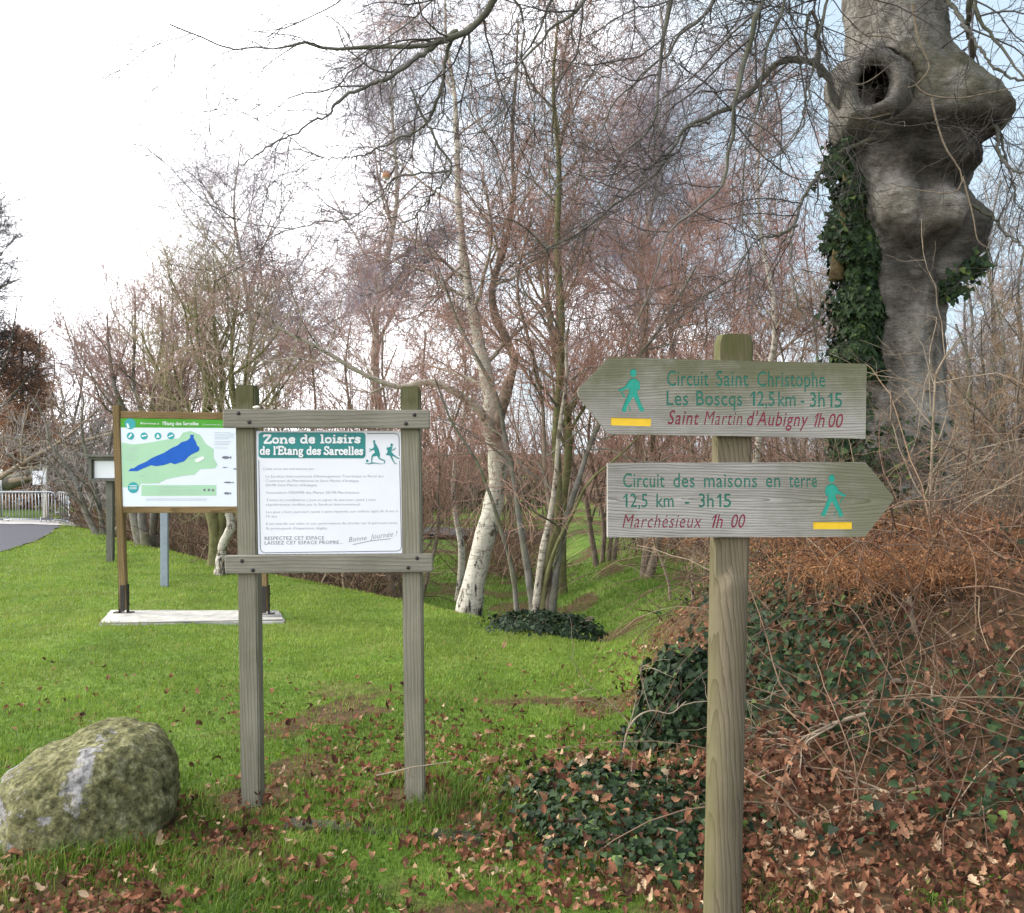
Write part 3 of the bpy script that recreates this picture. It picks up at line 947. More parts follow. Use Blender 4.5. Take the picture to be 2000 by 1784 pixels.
# ------------------------------------------------------------------ notice board
def notice_board():
    D = 4.2
    k = 0.035
    Pf = lambda x, y, off=0.: face_at(D, k)(x, y, off)
    bl = P(489, 1545, D)
    root = thing('notice_board', 'grey weathered timber notice board with white panel headed Zone de loisirs', 'notice board', (P(650, 1545, D)[0], D, float(gz(P(650, 1545, D)[0], D))))
    def hpost(xt, yt, xb, yb, w, lab=None):
        a = Pf(xb, yb, 0); b = Pf(xt, yt, 0)
        g = float(gz(a[0], a[1])) - .06
        bdir = (b - a) / (b[2] - a[2])
        a = a + bdir * (g - a[2])
        bm = bmesh.new()
        bmesh.ops.create_cube(bm, size=1)
        for v in bm.verts: v.co.z += .5
        bmesh.ops.scale(bm, vec=(w, w * 1.0, 1), verts=bm.verts)
        bmesh.ops.bevel(bm, geom=[e for e in bm.edges], offset=.007, segments=2, affect='EDGES')
        for v in bm.verts:
            t = v.co.z
            q = a + (b - a) * t
            v.co = Vector((v.co.x + q[0], v.co.y + q[1] + w / 2 - .003, q[2]))
        mb = MB(); mb.bm(bm)
        return mb.build('post', M['notice'], root, smooth=False)
    p1 = hpost(478, 752, 489, 1547, .088)
    p2 = hpost(800.5, 755, 809, 1527, .088)
    # knot on the right post
    def rail(x0, y0, x1, y1, h, wires):
        th = .03
        mb = MB()
        a = Pf((x0 + x1) / 2, (y0 + y1) / 2 + h / 2, 0)
        L0, L1 = Pf(x0, y0, 0), Pf(x1, y1, 0)
        ang = math.atan2(L1[2] - L0[2], L1[0] - L0[0])
        from mathutils import Matrix
        rot = Matrix.Rotation(math.atan(k), 4, 'Z') @ Matrix.Rotation(-ang, 4, 'Y')
        mb.box((a[0], a[1] - th / 2 - .004, a[2]), (np.linalg.norm(L1 - L0), th, h * D / F), .005, rot)
        r = mb.build('rail', M['rail'], root, smooth=False)
        for (bx, by) in wires:
            q = Pf(bx, by, th + .004)
            m2 = MB()
            m2.tube([q + np.array((0, .004, 0)), q + np.array((0, -.004, 0)), q + np.array((0, -.0055, 0))], [.0085, .0085, .005], 10)
            m2.build('bolt', M['bolt'], r)
        return r
    rail(440, 800, 841, 802, 36, [(470, 808), (491, 825), (811, 811), (794.5, 828)])
    rail(444, 1084, 847, 1081, 35, [(477, 1094), (498, 1112), (816, 1088.5), (799, 1107)])
    # panel
    fp = face_at(D - .012 + .02, k)
    mb = MB()
    o = [(500, 842), (783, 842), (789, 1081), (504, 1083)]
    fr = np.array([fp(x, y, .0) for x, y in o]); bk = np.array([fp(x, y, -.014) for x, y in o])
    mb.add(np.vstack([fr, bk]), None, np.array([[3, 2, 1, 0], [4, 5, 6, 7], [0, 1, 5, 4], [1, 2, 6, 5], [2, 3, 7, 6], [3, 0, 4, 7]]))
    panel = mb.build('panel', M['white'], root, smooth=False)
    d = Draw(fp, .0008)
    d.poly([(505.5 + (x - 505.5), y) for x, y in rrect_pts(505, 844.5, 714, 895, 7, .003)])
    d.build('heading_band', M['teal'], panel)
    d = Draw(fp, .0016)
    slab_text(d, 'Zone de loisirs', 514, 705, 866.5, 17.0, 865.5, 4.0)
    slab_text(d, "de l'Etang des Sarcelles", 508, 710, 888.5, 17.0, 889.0, 3.1)
    d.build('heading_lettering', M['letter_white'], panel)
    # border line
    d = Draw(fp, .0008)
    d.stroke([(717, 847.2), (770, 846.8)], 1.6)
    d.stroke([(770, 846.8), (775, 848), (778.5, 851), (779.5, 856), (780, 891)], 1.5)
    d.stroke([(780.5, 900), (784, 1068), (782, 1074), (776, 1076.5), (517, 1080), (511, 1077.5), (508.5, 1071), (505.5, 899)], 1.4)
    d.build('border_line', M['dark_ink'], panel)
    # two ball players
    d = Draw(fp, .0012)
    def fig(pts, k=.05): return [(700 + x * k, 840 + y * k) for x, y in pts]
    d.disc(fig([(615, 450)])[0], 2.3, 2.6)
    d.poly(fig([(580, 500), (650, 500), (720, 610), (790, 740), (845, 960), (830, 1090), (790, 1090), (720, 1010), (560, 1040), (560, 960), (640, 880), (620, 790), (560, 740), (610, 640)]))
    d.stroke(fig([(580, 745), (500, 760), (420, 735)]), [2.2, 1.7, 1.2])
    d.stroke(fig([(600, 760), (500, 790), (420, 850)]), [2., 1.5, 1.])
    d.stroke(fig([(585, 960), (530, 1060), (520, 1180), (515, 1270)]), [4, 2.6, 1.9, 1.6])
    d.stroke(fig([(790, 1060), (830, 1120), (940, 1170), (1010, 1190)]), [3.6, 2.6, 2.2, 1.8])
    d.stroke(fig([(1010, 1180), (1030, 1250), (1020, 1310)]), [1.9, 1.7, 1.1])
    d.disc(fig([(345, 1210)])[0], 2.4, 2.7)
    d.stroke(fig([(250, 1300), (400, 1325), (560, 1290), (720, 1300), (880, 1330), (1010, 1310)]), [.8, 1.8, 2.4, 1.5, .8, .5])
    d.disc(fig([(1300, 585)])[0], 2.5, 2.9)
    d.poly(fig([(1240, 650), (1330, 660), (1300, 760), (1290, 860), (1380, 960), (1390, 1010), (1300, 1040), (1220, 1000), (1060, 970), (1130, 900), (1150, 790), (1090, 750), (1140, 650), (1170, 700)]))
    d.stroke(fig([(1290, 800), (1370, 780), (1460, 695)]), [1.6, 1.8, 1.1])
    d.stroke(fig([(1350, 980), (1450, 1040), (1540, 1105), (1640, 1105)]), [3.4, 2.6, 1.9, 1.2])
    d.stroke(fig([(1270, 1010), (1320, 1130), (1380, 1240)]), [3.2, 2.6, 1.7])
    d.stroke(fig([(1370, 1230), (1420, 1300), (1500, 1325)]), [1.7, 1.7, .9])
    d.build('ball_players', M['teal'], panel)
    # body text
    d = Draw(fp, .0010)
    B = [("Cette zone est entretenue par :", 514, 617, 918, 918), ("Le Syndicat Intercommunal d'Aménagement Touristique et Rural des", 519, 749, 933, 932.5),
         ("Communes de Marchésieux et Saint Martin d'Aubigny", 519, 701, 941.5, 941.5), ("50190 Saint Martin d'Aubigny", 519, 619, 950, 950),
         ("l'association l'ADAME des Marais 50190 Marchésieux", 520, 702, 964.5, 964.5), ("Toutes les installations ( jeux et signes du parcours santé ) sont", 520, 734, 979, 978.5),
         ("régulièrement vérifiées par le Syndicat Intercommunal", 520, 703, 988, 987.5), ("Les jeux ( hors parcours santé ) sont réservés aux enfants âgés de 4 ans à", 520, 777, 1002.5, 1000.5),
         ("12 ans.", 520, 543, 1011, 1011), ("Il est interdit aux vélos et aux cyclomoteurs de circuler sur le parcours santé.", 520, 777, 1025.5, 1023.5), ("Ils provoquent d'importants dégâts.", 520, 640, 1034.5, 1034)]
    for t, x0, x1, y0, y1 in B: d.text(t, x0, x1, y0, 4.6, y1, 0, -.012, 1., 2)
    d.text('RESPECTEZ CET ESPACE', 517, 633, 1055, 6.6, 1054, 0, .004, 1.1, 2)
    d.text('LAISSEZ CET ESPACE PROPRE...', 517, 670, 1064, 6.6, 1062.5, 0, .004, 1.1, 2)
    d.text('Bonne', 681, 716, 1059.5, 10, 1055, .25, -.01, 1.05, 2)
    d.text('Journée !', 723, 776, 1054, 10.5, 1047, .25, -.01, 1.05, 2)
    d.stroke([(689, 1064), (725, 1056.5), (763, 1052.5)], 1.1)
    d.build('lettering', M['grey_ink'], panel)
    # small white snail shell on the top rail
    q = Pf(505, 797, .02)
    mb = MB()
    bm = bmesh.new(); bmesh.ops.create_icosphere(bm, subdivisions=3, radius=1)
    for v in bm.verts:
        v.co = Vector((v.co.x * .017 * (1 - .25 * v.co.x), v.co.y * .012, v.co.z * .0085 + .001)) + Vector(q)
    mb.bm(bm)
    sn = mb.build('snail_shell', plain('pale_shell', (.62, .58, .5), .5, .4, .15, 200), None, q)
    tag(sn, 'tiny pale snail shell lying on the top rail of the notice board', 'shell')
notice_board()

# ------------------------------------------------------------------ pond map board on its slab
def map_board():
    D = 9.1; k = -.05
    Pf = lambda x, y, off=0.: face_at(D, k)(x, y, off)
    g = float(gz(P(380, 1210, D)[0], D))
    slab_z = P(380, 1205, D)[2]
    root = thing('map_board', 'brown pine information board showing a blue pond map on steel feet', 'information board', (P(380, 1210, D)[0], D, slab_z))
    def post(xt, yt, xb, yb, w):
        a = Pf(xb, yb); b = Pf(xt, yt)
        a = a + (b - a) * ((slab_z + .03) - a[2]) / (b[2] - a[2])
        bm = bmesh.new(); bmesh.ops.create_cube(bm, size=1)
        for v in bm.verts: v.co.z += .5
        bmesh.ops.scale(bm, vec=(w, w, 1), verts=bm.verts)
        bmesh.ops.bevel(bm, geom=list(bm.edges), offset=.006, segments=2, affect='EDGES')
        for v in bm.verts:
            q = a + (b - a) * v.co.z
            v.co = Vector((v.co.x + q[0], v.co.y + q[1] + w / 2, q[2]))
        mb = MB(); mb.bm(bm)
        p = mb.build('post', M['pine'], root, smooth=False)
        for side in (-1, 1):
            mb = MB()
            mb.box((a[0] + side * (w / 2 + .004), a[1] + w * .45, slab_z + .14), (.008, .06, .30), .002)
            mb.box((a[0] + side * (w / 2 + .03), a[1] + w * .45, slab_z + .006), (.06, .07, .010), .002)
            for hz in (.09, .2):
                c = np.array((a[0] + side * (w / 2 + .008), a[1] + w * .45, slab_z + hz))
                mb.tube([c, c + np.array((side * .012, 0, 0))], .008, 8)
            mb.build('steel_foot', M['dark_steel'], p, smooth=False)
        mb = MB()
        mb.box((a[0], a[1] - .004, slab_z + .15), (.045, .006, .27), .002)
        mb.build('steel_foot', M['dark_steel'], p, smooth=False)
    post(225.5, 792, 240, 1208, .072)
    post(503, 792, 516, 1204, .072)
    def rail(x0, y0, x1, y1, h):
        a, b = Pf(x0, y0), Pf(x1, y1)
        from mathutils import Matrix
        ang = math.atan2(b[2] - a[2], b[0] - a[0])
        mb = MB(); c = (a + b) / 2
        mb.box((c[0], c[1] + .03, c[2]), (np.linalg.norm(b - a), .05, h * D / F), .005, Matrix.Rotation(math.atan(k), 4, 'Z') @ Matrix.Rotation(-ang, 4, 'Y'))
        mb.build('rail', M['pine_rail'], root, smooth=False)
    rail(235, 810, 497, 814, 14)
    rail(240, 996, 508, 996, 13)
    fp = face_at(D - .001 + .012, k)
    o = [(235.5, 817.5), (501, 820), (507, 989.5), (240, 989.5)]
    fr = np.array([fp(x, y, .0) for x, y in o]); bk = np.array([fp(x, y, -.012) for x, y in o])
    mb = MB()
    mb.add(np.vstack([fr, bk]), None, np.array([[3, 2, 1, 0], [4, 5, 6, 7], [0, 1, 5, 4], [1, 2, 6, 5], [2, 3, 7, 6], [3, 0, 4, 7]]))
    panel = mb.build('panel', M['map_white'], root, smooth=False)
    kx = .125
    g_ = lambda pts: [(225 + x * kx, 800 + y * kx) for x, y in pts]
    d = Draw(fp, .0012)
    d.poly(g_([(84, 138), (2210, 160), (2212, 292), (86, 282)]))
    d.build('header_band', M['map_header'], panel)
    d = Draw(fp, .0012)
    d.poly(g_([(98, 520), (300, 548), (520, 520), (800, 470), (1000, 450), (1060, 360), (1180, 335), (1330, 400), (1420, 540), (1540, 620), (1540, 760), (1600, 860), (1560, 920),
               (1330, 935), (1240, 1020), (1050, 1040), (800, 1090), (680, 1155), (400, 1160), (380, 1210), (115, 1218)]))
    d.poly(g_([(410, 1182), (1580, 1182), (1580, 1348), (410, 1352)]))
    d.build('map_land', M['map_land'], panel)
    d = Draw(fp, .0024)
    d.poly(g_([(205, 965), (240, 925), (300, 915), (360, 870), (490, 815), (560, 765), (650, 725), (760, 680), (880, 605), (980, 560), (1030, 515), (1130, 485), (1175, 440), (1170, 400), (1200, 395),
               (1230, 400), (1225, 440), (1260, 500), (1280, 560), (1320, 600), (1310, 650), (1200, 700), (1150, 735), (1080, 810), (1000, 835), (930, 858), (870, 835), (760, 870), (640, 888), (560, 872), (420, 930), (350, 965)]))
    d.build('map_pond', M['map_water'], panel)
    for x, y, r in ((240, 415, 58), (452, 415, 56), (668, 415, 54), (870, 412, 56), (283, 1222, 86), (235, 225, 85)):
        d = Draw(fp, .0024)
        d.disc((225 + x * kx, 800 + y * kx), r * kx)
        d.build('map_icon', M['aqua'], panel)
    d = Draw(fp, .0036)
    d.stroke(g_([(190, 220), (210, 290)]), [3, 4.5])
    d.stroke(g_([(215, 440), (255, 385)]), 3.2); d.stroke(g_([(415, 420), (490, 405)]), 2.4); d.poly(g_([(640, 440), (668, 380), (700, 440)])); d.stroke(g_([(835, 430), (905, 400)]), 2.4)
    for yy in (1190, 1215, 1240): d.stroke(g_([(225, yy), (340, yy)]), 1.1)
    d.poly(g_([(1250, 780), (1380, 730), (1395, 770), (1290, 830), (1255, 815)]))
    d.text('Bienvenue à', 275, 311, 829, 4.2, 829.5, 0, 0, 1, 2)
    d.text("l'Etang des Sarcelles", 318, 388, 830.5, 6.6, 831, 0, .01, 1, 2)
    d.text('Communauté de communes', 396, 470, 831, 3.2, 831.5, 0, -.01, 1, 1)
    d.build('white_lettering', M['letter_white'], panel)
    for (cx, cy, w, h) in ((1735, 750, 75, 22), (1715, 905, 38, 8), (1770, 1140, 80, 12), (1750, 1310, 58, 18), (1880, 930, 40, 10)):
        n = 12
        d = Draw(fp, .0036)
        d.poly(g_([(cx + w * math.cos(a) * .8 - w * .1, cy + h * math.sin(a)) for a in np.linspace(0, 6.283, n, endpoint=False)]))
        d.off += .0002
        d.poly(g_([(cx + w * .6, cy), (cx + w * 1.05, cy - h), (cx + w * 1.05, cy + h)]))
        d.build('fish_drawing', M['dark_ink'], panel)
    d = Draw(fp, .0036)
    for (x, y) in ((1395, 1258), (1465, 1258), (1530, 1262)): d.disc((225 + x * kx, 800 + y * kx), 2.4)
    d.build('pictogram', M['dark_ink'], panel)
    d = Draw(fp, .0030)
    r2 = random.Random(4)
    for (x0, x1, ys) in ((160, 420, (605, 640, 690, 735, 775)), (1550, 1880, (360, 385, 410, 435, 460, 500, 525, 550, 600)), (680, 1350, (1215, 1260, 1300)), (480, 1520, (1395, 1415))):
        for y in ys: d.stroke(g_([(x0, y), (x0 + (x1 - x0) * r2.uniform(.6, 1), y)]), .8)
    d.stroke(g_([(380, 1045), (470, 1020)]), .9); d.stroke(g_([(1150, 760), (1270, 735)]), 1.)
    d.build('map_caption', M['map_grey'], panel)
    # the slab
    mb = MB()
    bm = bmesh.new()
    pts = [P(192, 1207, D - .25), P(556, 1202, D - .12), P(525, 1196, D + .55), P(235, 1198, D + .55)]
    gx = [(p[0], p[1]) for p in pts]
    gx[0] = (P(192, 1207, 8.78)[0], 8.78); gx[1] = (P(556, 1200, 8.95)[0], 8.95); gx[2] = (P(545, 1196, 9.5)[0], 9.5); gx[3] = (P(215, 1198, 9.5)[0], 9.5)
    vs = [bm.verts.new((x, y, slab_z)) for x, y in gx] + [bm.verts.new((x, y, slab_z - .2)) for x, y in gx]
    bm.faces.new(vs[:4]); bm.faces.new(vs[4:][::-1])
    for i in range(4): bm.faces.new((vs[i], vs[i + 4], vs[(i + 1) % 4 + 4], vs[(i + 1) % 4]))
    bmesh.ops.recalc_face_normals(bm, faces=bm.faces)
    bmesh.ops.bevel(bm, geom=list(bm.edges), offset=.012, segments=2, affect='EDGES')
    bmesh.ops.subdivide_edges(bm, edges=list(bm.edges), cuts=5, use_grid_fill=True)
    for v in bm.verts:
        v.co += Vector((random.uniform(-1, 1), random.uniform(-1, 1), random.uniform(-.4, .4))) * .006
    mb.bm(bm)
    tag(mb.build('concrete_slab', M['concrete'], None, (P(380, 1210, D)[0], D, slab_z - .1)), 'pale rough concrete slab set in the grass beneath the map board', 'concrete slab')
map_board()

# ------------------------------------------------------------------ small roofed case, grey post, barriers and plates by the path
def gpoint(px, d):
    x = P(px, 900, d)[0]
    return np.array((x, d, float(gz(x, d))))

def paper_case():
    D = 14.5
    b = gpoint(211, D)
    root = thing('display_case', 'small grey wooden display case holding a white paper on one post', 'display case', b)
    t = P(209, 940, D)
    mb = MB(); mb.box((b[0], D + .08, (b[2] + t[2]) / 2 - .05), (.105, .09, t[2] - b[2] + .1), .006)
    mb.build('post', M['greywood'], root, smooth=False)
    p0, p1 = P(175, 893, D), P(238, 940, D)
    c = (p0 + p1) / 2
    mb = MB(); w, h = p1[0] - p0[0], p0[2] - p1[2]
    for sx in (-1, 1): mb.box((c[0] + sx * (w / 2 - .025), D, c[2]), (.05, .10, h), .004)
    for sz in (-1, 1): mb.box((c[0], D, c[2] + sz * (h / 2 - .02)), (w - .1, .095, .04), .004)
    mb.build('case_frame', M['greywood'], root, smooth=False)
    mb = MB(); mb.box((c[0], D + .03, c[2]), (w - .1, .02, h - .08), .002)
    mb.build('back_board', plain('case_backing', (.36, .34, .33), .8, .2, .08), root, smooth=False)
    mb = MB(); mb.box((c[0], D - .01, c[2] + h / 2 + .02), (w + .14, .2, .03), .004)
    mb.build('roof', M['greywood'], root, smooth=False)
    q0, q1 = P(184, 901, D), P(236, 934, D)
    mb = MB(); mb.box(((q0[0] + q1[0]) / 2, D + .012, (q0[2] + q1[2]) / 2), (q1[0] - q0[0], .006, q0[2] - q1[2]), .001)
    mb.build('paper', M['white'], root, smooth=False)
paper_case()

def grey_post():
    D = 11.6
    b = gpoint(321, D); t = P(320, 996, D)
    root = thing('metal_post', 'plain blue grey metal post standing in the grass below the map board', 'post', b)
    mb = MB()
    w = .094
    mb.box((b[0], D, (b[2] - .05 + t[2] + .5) / 2), (w, .05, t[2] + .5 - b[2] + .05), .006)
    mb.build('post', M['grey_paint'], root, smooth=False)
    mb = MB(); mb.box((b[0], D, t[2] + .51), (w + .01, .06, .02), .004)
    mb.build('cap', M['grey_paint'], root, smooth=False)
grey_post()

def barrier(name, label, x0, x1, d0, d1, ytop, ybot, yfoot, nb):
    a = P(x0, ybot, d0); b = P(x1, ybot, d1); H = P(x0, ytop, d0)[2] - a[2]
    ga, gb = gz(a[0], a[1]), gz(b[0], b[1])
    zb = P((x0 + x1) / 2, ybot, (d0 + d1) / 2)[2]
    a[2] = b[2] = zb
    foot_z = min(float(ga), float(gb))
    root = thing('crowd_barrier', label, 'barrier', ((a[0] + b[0]) / 2, (d0 + d1) / 2, foot_z), 'crowd barriers across the path')
    up = np.array((0, 0, 1.)); ax = (b - a); Lb = np.linalg.norm(ax); ax = ax / Lb
    r = .021
    mb = MB()
    rr = .13
    loop = [a + up * .01, a + up * (H - rr)]
    for q in np.linspace(0, 90, 5): loop.append(a + ax * (rr - rr * math.cos(R(q))) + up * (H - rr + rr * math.sin(R(q))))
    for q in np.linspace(90, 0, 5): loop.append(b - ax * (rr - rr * math.cos(R(q))) + up * (H - rr + rr * math.sin(R(q))))
    loop += [b + up * .01]
    mb.tube(loop, r, 8)
    mb.tube([a, b], r, 8)
    mb.build('frame', M['steel'], root)
    for i in range(1, nb):
        p = a + ax * Lb * i / nb
        mb = MB(); mb.tube([p, p + up * H], .011, 6)
        mb.build('bar', M['steel'], root)
    n = np.array((-ax[1], ax[0], 0))
    for t in (.16, .84):
        p = a + ax * Lb * t
        mb = MB()
        fz = float(gz(p[0], p[1]))
        mb.tube([p - n * .34 + up * (fz - zb), p - n * .3 + up * .06, p, p + n * .3 + up * .06, p + n * .34 + up * (fz - zb)], .02, 8)
        mb.build('foot', M['steel'], root)
    for hz in (.25, .7):
        mb = MB(); q = b + up * H * hz
        mb.tube([q, q + ax * .06, q + ax * .09, q + ax * .12 - up * .06], .012, 6)
        mb.build('coupling_hook', M['steel'], root)
    return root
barrier('crowd_barrier', 'long galvanised crowd barrier standing across the asphalt path', -14, 108, 24.0, 24.2, 961, 1015, 1024, 19)
barrier('crowd_barrier', 'short end of a galvanised barrier angled behind the long one, right side', 112, 134, 24.7, 24.0, 963, 1017, 1024, 5)

def plate_sign():
    D = 25.5
    b = gpoint(89, D)
    root = thing('path_sign', 'square white plate with dark symbol on a pale wooden post behind barrier', 'sign', b)
    t = P(87, 912, D)
    mb = MB(); mb.box((b[0], D, (b[2] + t[2]) / 2), (.13, .1, t[2] - b[2]), .006)
    mb.build('post', plain('pale_post', (.50, .47, .40), .8, .2, .1), root, smooth=False)
    q0, q1 = P(66, 920, D), P(92, 947, D)
    mb = MB(); mb.box(((q0[0] + q1[0]) / 2, D - .06, (q0[2] + q1[2]) / 2), (q1[0] - q0[0], .015, q0[2] - q1[2]), .003)
    pl = mb.build('plate', M['white'], root, smooth=False)
    d = Draw(face_at(D - .069), .001)
    d.disc((79, 929), 1.6); d.poly([(76.5, 931.5), (81.5, 931.5), (84, 941), (81.5, 941), (79, 936), (76, 941), (74, 941)])
    d.build('symbol', M['map_grey'], pl)
    D2 = 27
    b = gpoint(3, D2)
    root = thing('path_sign', 'small cream plate on a thin post at the far left behind barrier', 'sign', b)
    t = P(3, 918, D2)
    mb = MB(); mb.tube([b, (b[0], D2, t[2])], .03, 8); mb.build('post', M['steel'], root)
    q0, q1 = P(-6, 917, D2), P(7, 929, D2)
    mb = MB(); mb.box(((q0[0] + q1[0]) / 2, D2 - .04, (q0[2] + q1[2]) / 2), (q1[0] - q0[0], .015, q0[2] - q1[2]), .003)
    mb.build('plate', plain('cream_plate', (.74, .70, .58), .5, .3, .05), root, smooth=False)
plate_sign()

# ------------------------------------------------------------------ boulder
def boulder():
    c = P(172, 1549, 3.95)
    gzc = float(gz(c[0], 3.95))
    bm = bmesh.new(); bmesh.ops.create_icosphere(bm, subdivisions=6, radius=1)
    V = np.array([v.co for v in bm.verts])
    # outline of the stone given by cutting planes: (normal, distance)
    s = 3.95 / F
    def pl(nx, nz, px, py, ny=0.):
        n = np.array((nx, ny, nz), float); ln = np.linalg.norm(n); n /= ln
        q = np.array(((px - 172) * s, 0, (1540 - py) * s))
        return n, float(n @ q)
    planes = [pl(-.42, 1, 100, 1455, -.12), pl(.05, 1, 255, 1424, -.1), pl(.78, .8, 308, 1442), pl(1, .25, 342, 1530), pl(1, -.45, 344, 1590), pl(-1, .42, -4, 1492),
              pl(-1, -.2, -12, 1570), pl(-.5, -1, 20, 1660), pl(0, -1, 170, 1690), pl(.5, -1, 310, 1660),
              (nrm(np.array((-.05, -1, .72))), .30), (nrm(np.array((.1, -1, -.15))), .36), (nrm(np.array((-.7, -.75, .2))), .34), (nrm(np.array((.65, -.8, .28))), .31), (nrm(np.array((0, 1, .2))), .33), (nrm(np.array((.6, .8, 0))), .36), (nrm(np.array((-.6, .8, 0))), .36)]
    acc = 0
    pw = 10.
    for n, dd in planes:
        acc = acc + np.maximum(V @ n / max(dd, .05), 1e-6) ** pw
    rad = acc ** (-1 / pw)
    q = V * rad[:, None]
    nz = (fbm(q[:, 0] * 7 + 4, q[:, 2] * 7 + q[:, 1] * 5, 2) - .5) * .055 + (fbm(q[:, 0] * 19, q[:, 2] * 19 + q[:, 1] * 15, 7) - .5) * .030 - .012
    q = q * (1 + nz[:, None] / np.maximum(rad[:, None], .1))
    for v, p in zip(bm.verts, q): v.co = Vector(p) + Vector(c)
    m, nt, b = mat('mossy_boulder', .92, .12)
    co = mapped(nt).outputs[0]
    n1 = noise(nt, co, 15, 8, .74)
    r1 = ramp(nt, [(.35, (.05, .05, .024)), (.46, (.12, .116, .052)), (.55, (.185, .176, .085)), (.66, (.28, .266, .175))])
    nt.links.new(n1.outputs['Fac'], r1.inputs['Fac'])
    n2 = noise(nt, co, 42, 7, .75)
    r2 = ramp(nt, [(.36, (.42, .42, .40)), (.5, (1, 1, 1)), (.64, (1.75, 1.75, 1.65))])
    nt.links.new(n2.outputs['Fac'], r2.inputs['Fac'])
    col = mix(nt, 1., r1.outputs['Color'], r2.outputs['Color'], 'MULTIPLY')
    stone = ramp(nt, [(.36, (.12, .115, .105)), (.5, (.30, .285, .275)), (.66, (.48, .46, .44))])
    nt.links.new(n2.outputs['Fac'], stone.inputs['Fac'])
    # bare pale patches: local blobs in object space
    loc = np.array(c)
    fac = None
    for (px, py, rx, rz, dy, rot) in ((204, 1476, .065, .13, -.16, -.7), (12, 1600, .26, .24, -.02, .2), (-4, 1485, .09, .08, -.05, 0), (222, 1634, .028, .022, -.3, 0), (197, 1622, .022, .018, -.3, 0), (160, 1537, .034, .020, -.3, 0), (257, 1592, .02, .024, -.3, 0), (238, 1616, .02, .014, -.3, 0), (128, 1620, .012, .014, -.3, 0)):
        mp = mapped(nt, loc=(-(px - 172) * s * 1, -dy, -(1540 - py) * s))
        mp2 = nd(nt, 'Mapping'); mp2.inputs['Rotation'].default_value = (0, rot, 0); mp2.inputs['Scale'].default_value = (1 / rx, 1 / (.30 if px > 50 else .5), 1 / rz)
        nt.links.new(mp.outputs[0], mp2.inputs['Vector'])
        ln = nd(nt, 'VectorMath', operation='LENGTH'); nt.links.new(mp2.outputs[0], ln.inputs[0])
        ad = nd(nt, 'Math', operation='MULTIPLY_ADD'); ad.inputs[1].default_value = 4.2
        nt.links.new(n1.outputs['Fac'], ad.inputs[0]); nt.links.new(ln.outputs['Value'], ad.inputs[2])
        rr = ramp(nt, [(.0, (1, 1, 1)), (1., (0, 0, 0))])
        mr = nd(nt, 'MapRange'); mr.inputs['From Min'].default_value = 2.75; mr.inputs['From Max'].default_value = 3.0
        mr.inputs['To Min'].default_value = 1; mr.inputs['To Max'].default_value = 0
        nt.links.new(ad.outputs[0], mr.inputs['Value'])
        if fac is None: fac = mr.outputs[0]
        else:
            mx = nd(nt, 'Math', operation='MAXIMUM'); nt.links.new(fac, mx.inputs[0]); nt.links.new(mr.outputs[0], mx.inputs[1]); fac = mx.outputs[0]
    col = mix(nt, fac, col, stone.outputs['Color'])
    nt.links.new(col, b.inputs['Base Color'])
    hh = mix(nt, .5, n1.outputs['Fac'], n2.outputs['Fac'])
    bump(nt, b, hh, 1., .03)
    mb = MB(); mb.bm(bm)
    o = mb.build('boulder', m, None, (c[0], c[1], c[2]))
    tag(o, 'big mossy olive green boulder with pale lichen patches lying on the lawn', 'boulder')
boulder()

# ------------------------------------------------------------------ trees
def pxpath(pts, d, d1=None, jit=0.):
    d1 = d if d1 is None else d1
    n = len(pts)
    return np.array([P(x, y, d + (d1 - d) * i / max(n - 1, 1) + (random.uniform(-jit, jit) if 0 < i else 0)) for i, (x, y) in enumerate(pts)])

def tree(name, label, cat, stems, levels, limb_mat, twig_mat, group=None, limb_levels=1, sink=.15, K=10, nst=16, base=None):
    """stems: (world path, r0, r1, bark); levels: keyword sets for spawn, each growing from the one before"""
    b = np.array(stems[0][0][0], float)
    g = float(gz(b[0], b[1]))
    root = thing(name, label, cat, (b[0], b[1], g), group)
    Ps = []; Rs = []
    for path, r0, r1, bk in stems:
        path = np.array(path, float)
        if path[0][2] > g - .05 and np.hypot(path[0][0] - b[0], path[0][1] - b[1]) < .5 and path[0][2] < g + .6:
            path[0][2] = min(path[0][2], g - sink) if path[0][2] - g < .25 else path[0][2]
            if path[0][2] > g - .01:
                path = np.vstack([[path[0][0], path[0][1], g - sink], path])
        if not np.isscalar(r0):
            q_ = np.concatenate([path, np.array(list(r0) + [r0[-1]] * 9)[:len(path), None]], 1) if len(r0) >= len(path) else np.concatenate([path, np.array([r0[0]] + list(r0))[:len(path), None]], 1)
            q_ = smooth_path(q_, nst); p, r = q_[None, :, :3], np.maximum(q_[None, :, 3], .006); r0 = r0[0]
        else:
            p, r = single(path, r0, r1, nst)
        r = r * (1 + .10 * rng.normal(size=r.shape) * (r > .02)) + (np.linspace(1, 0, nst) ** 8 * r0 * .25)[None]
        Ps.append(p); Rs.append(r)
        mb = MB()
        # finer wobbling tube for the visible trunk
        p2 = smooth_path(np.concatenate([p[0], r[0][:, None]], 1), 40)
        mb.tubes(p2[None, :, :3] + rng.normal(size=(1, 40, 3)) * r0 * .03, p2[None, :, 3], K)
        mb.build('trunk', bk, root)
    pts = np.concatenate(Ps); rad = np.concatenate(Rs)
    mb = MB()
    for i, kw in enumerate(levels):
        kw = dict(kw)
        k = kw.pop('K', 3 if i >= limb_levels else 5)
        pts, rad = spawn(pts, rad, **kw)
        mb.tubes(pts, rad, k, 0 if i < limb_levels else 1)
    mb.build('crown', [limb_mat, twig_mat], root)
    return root

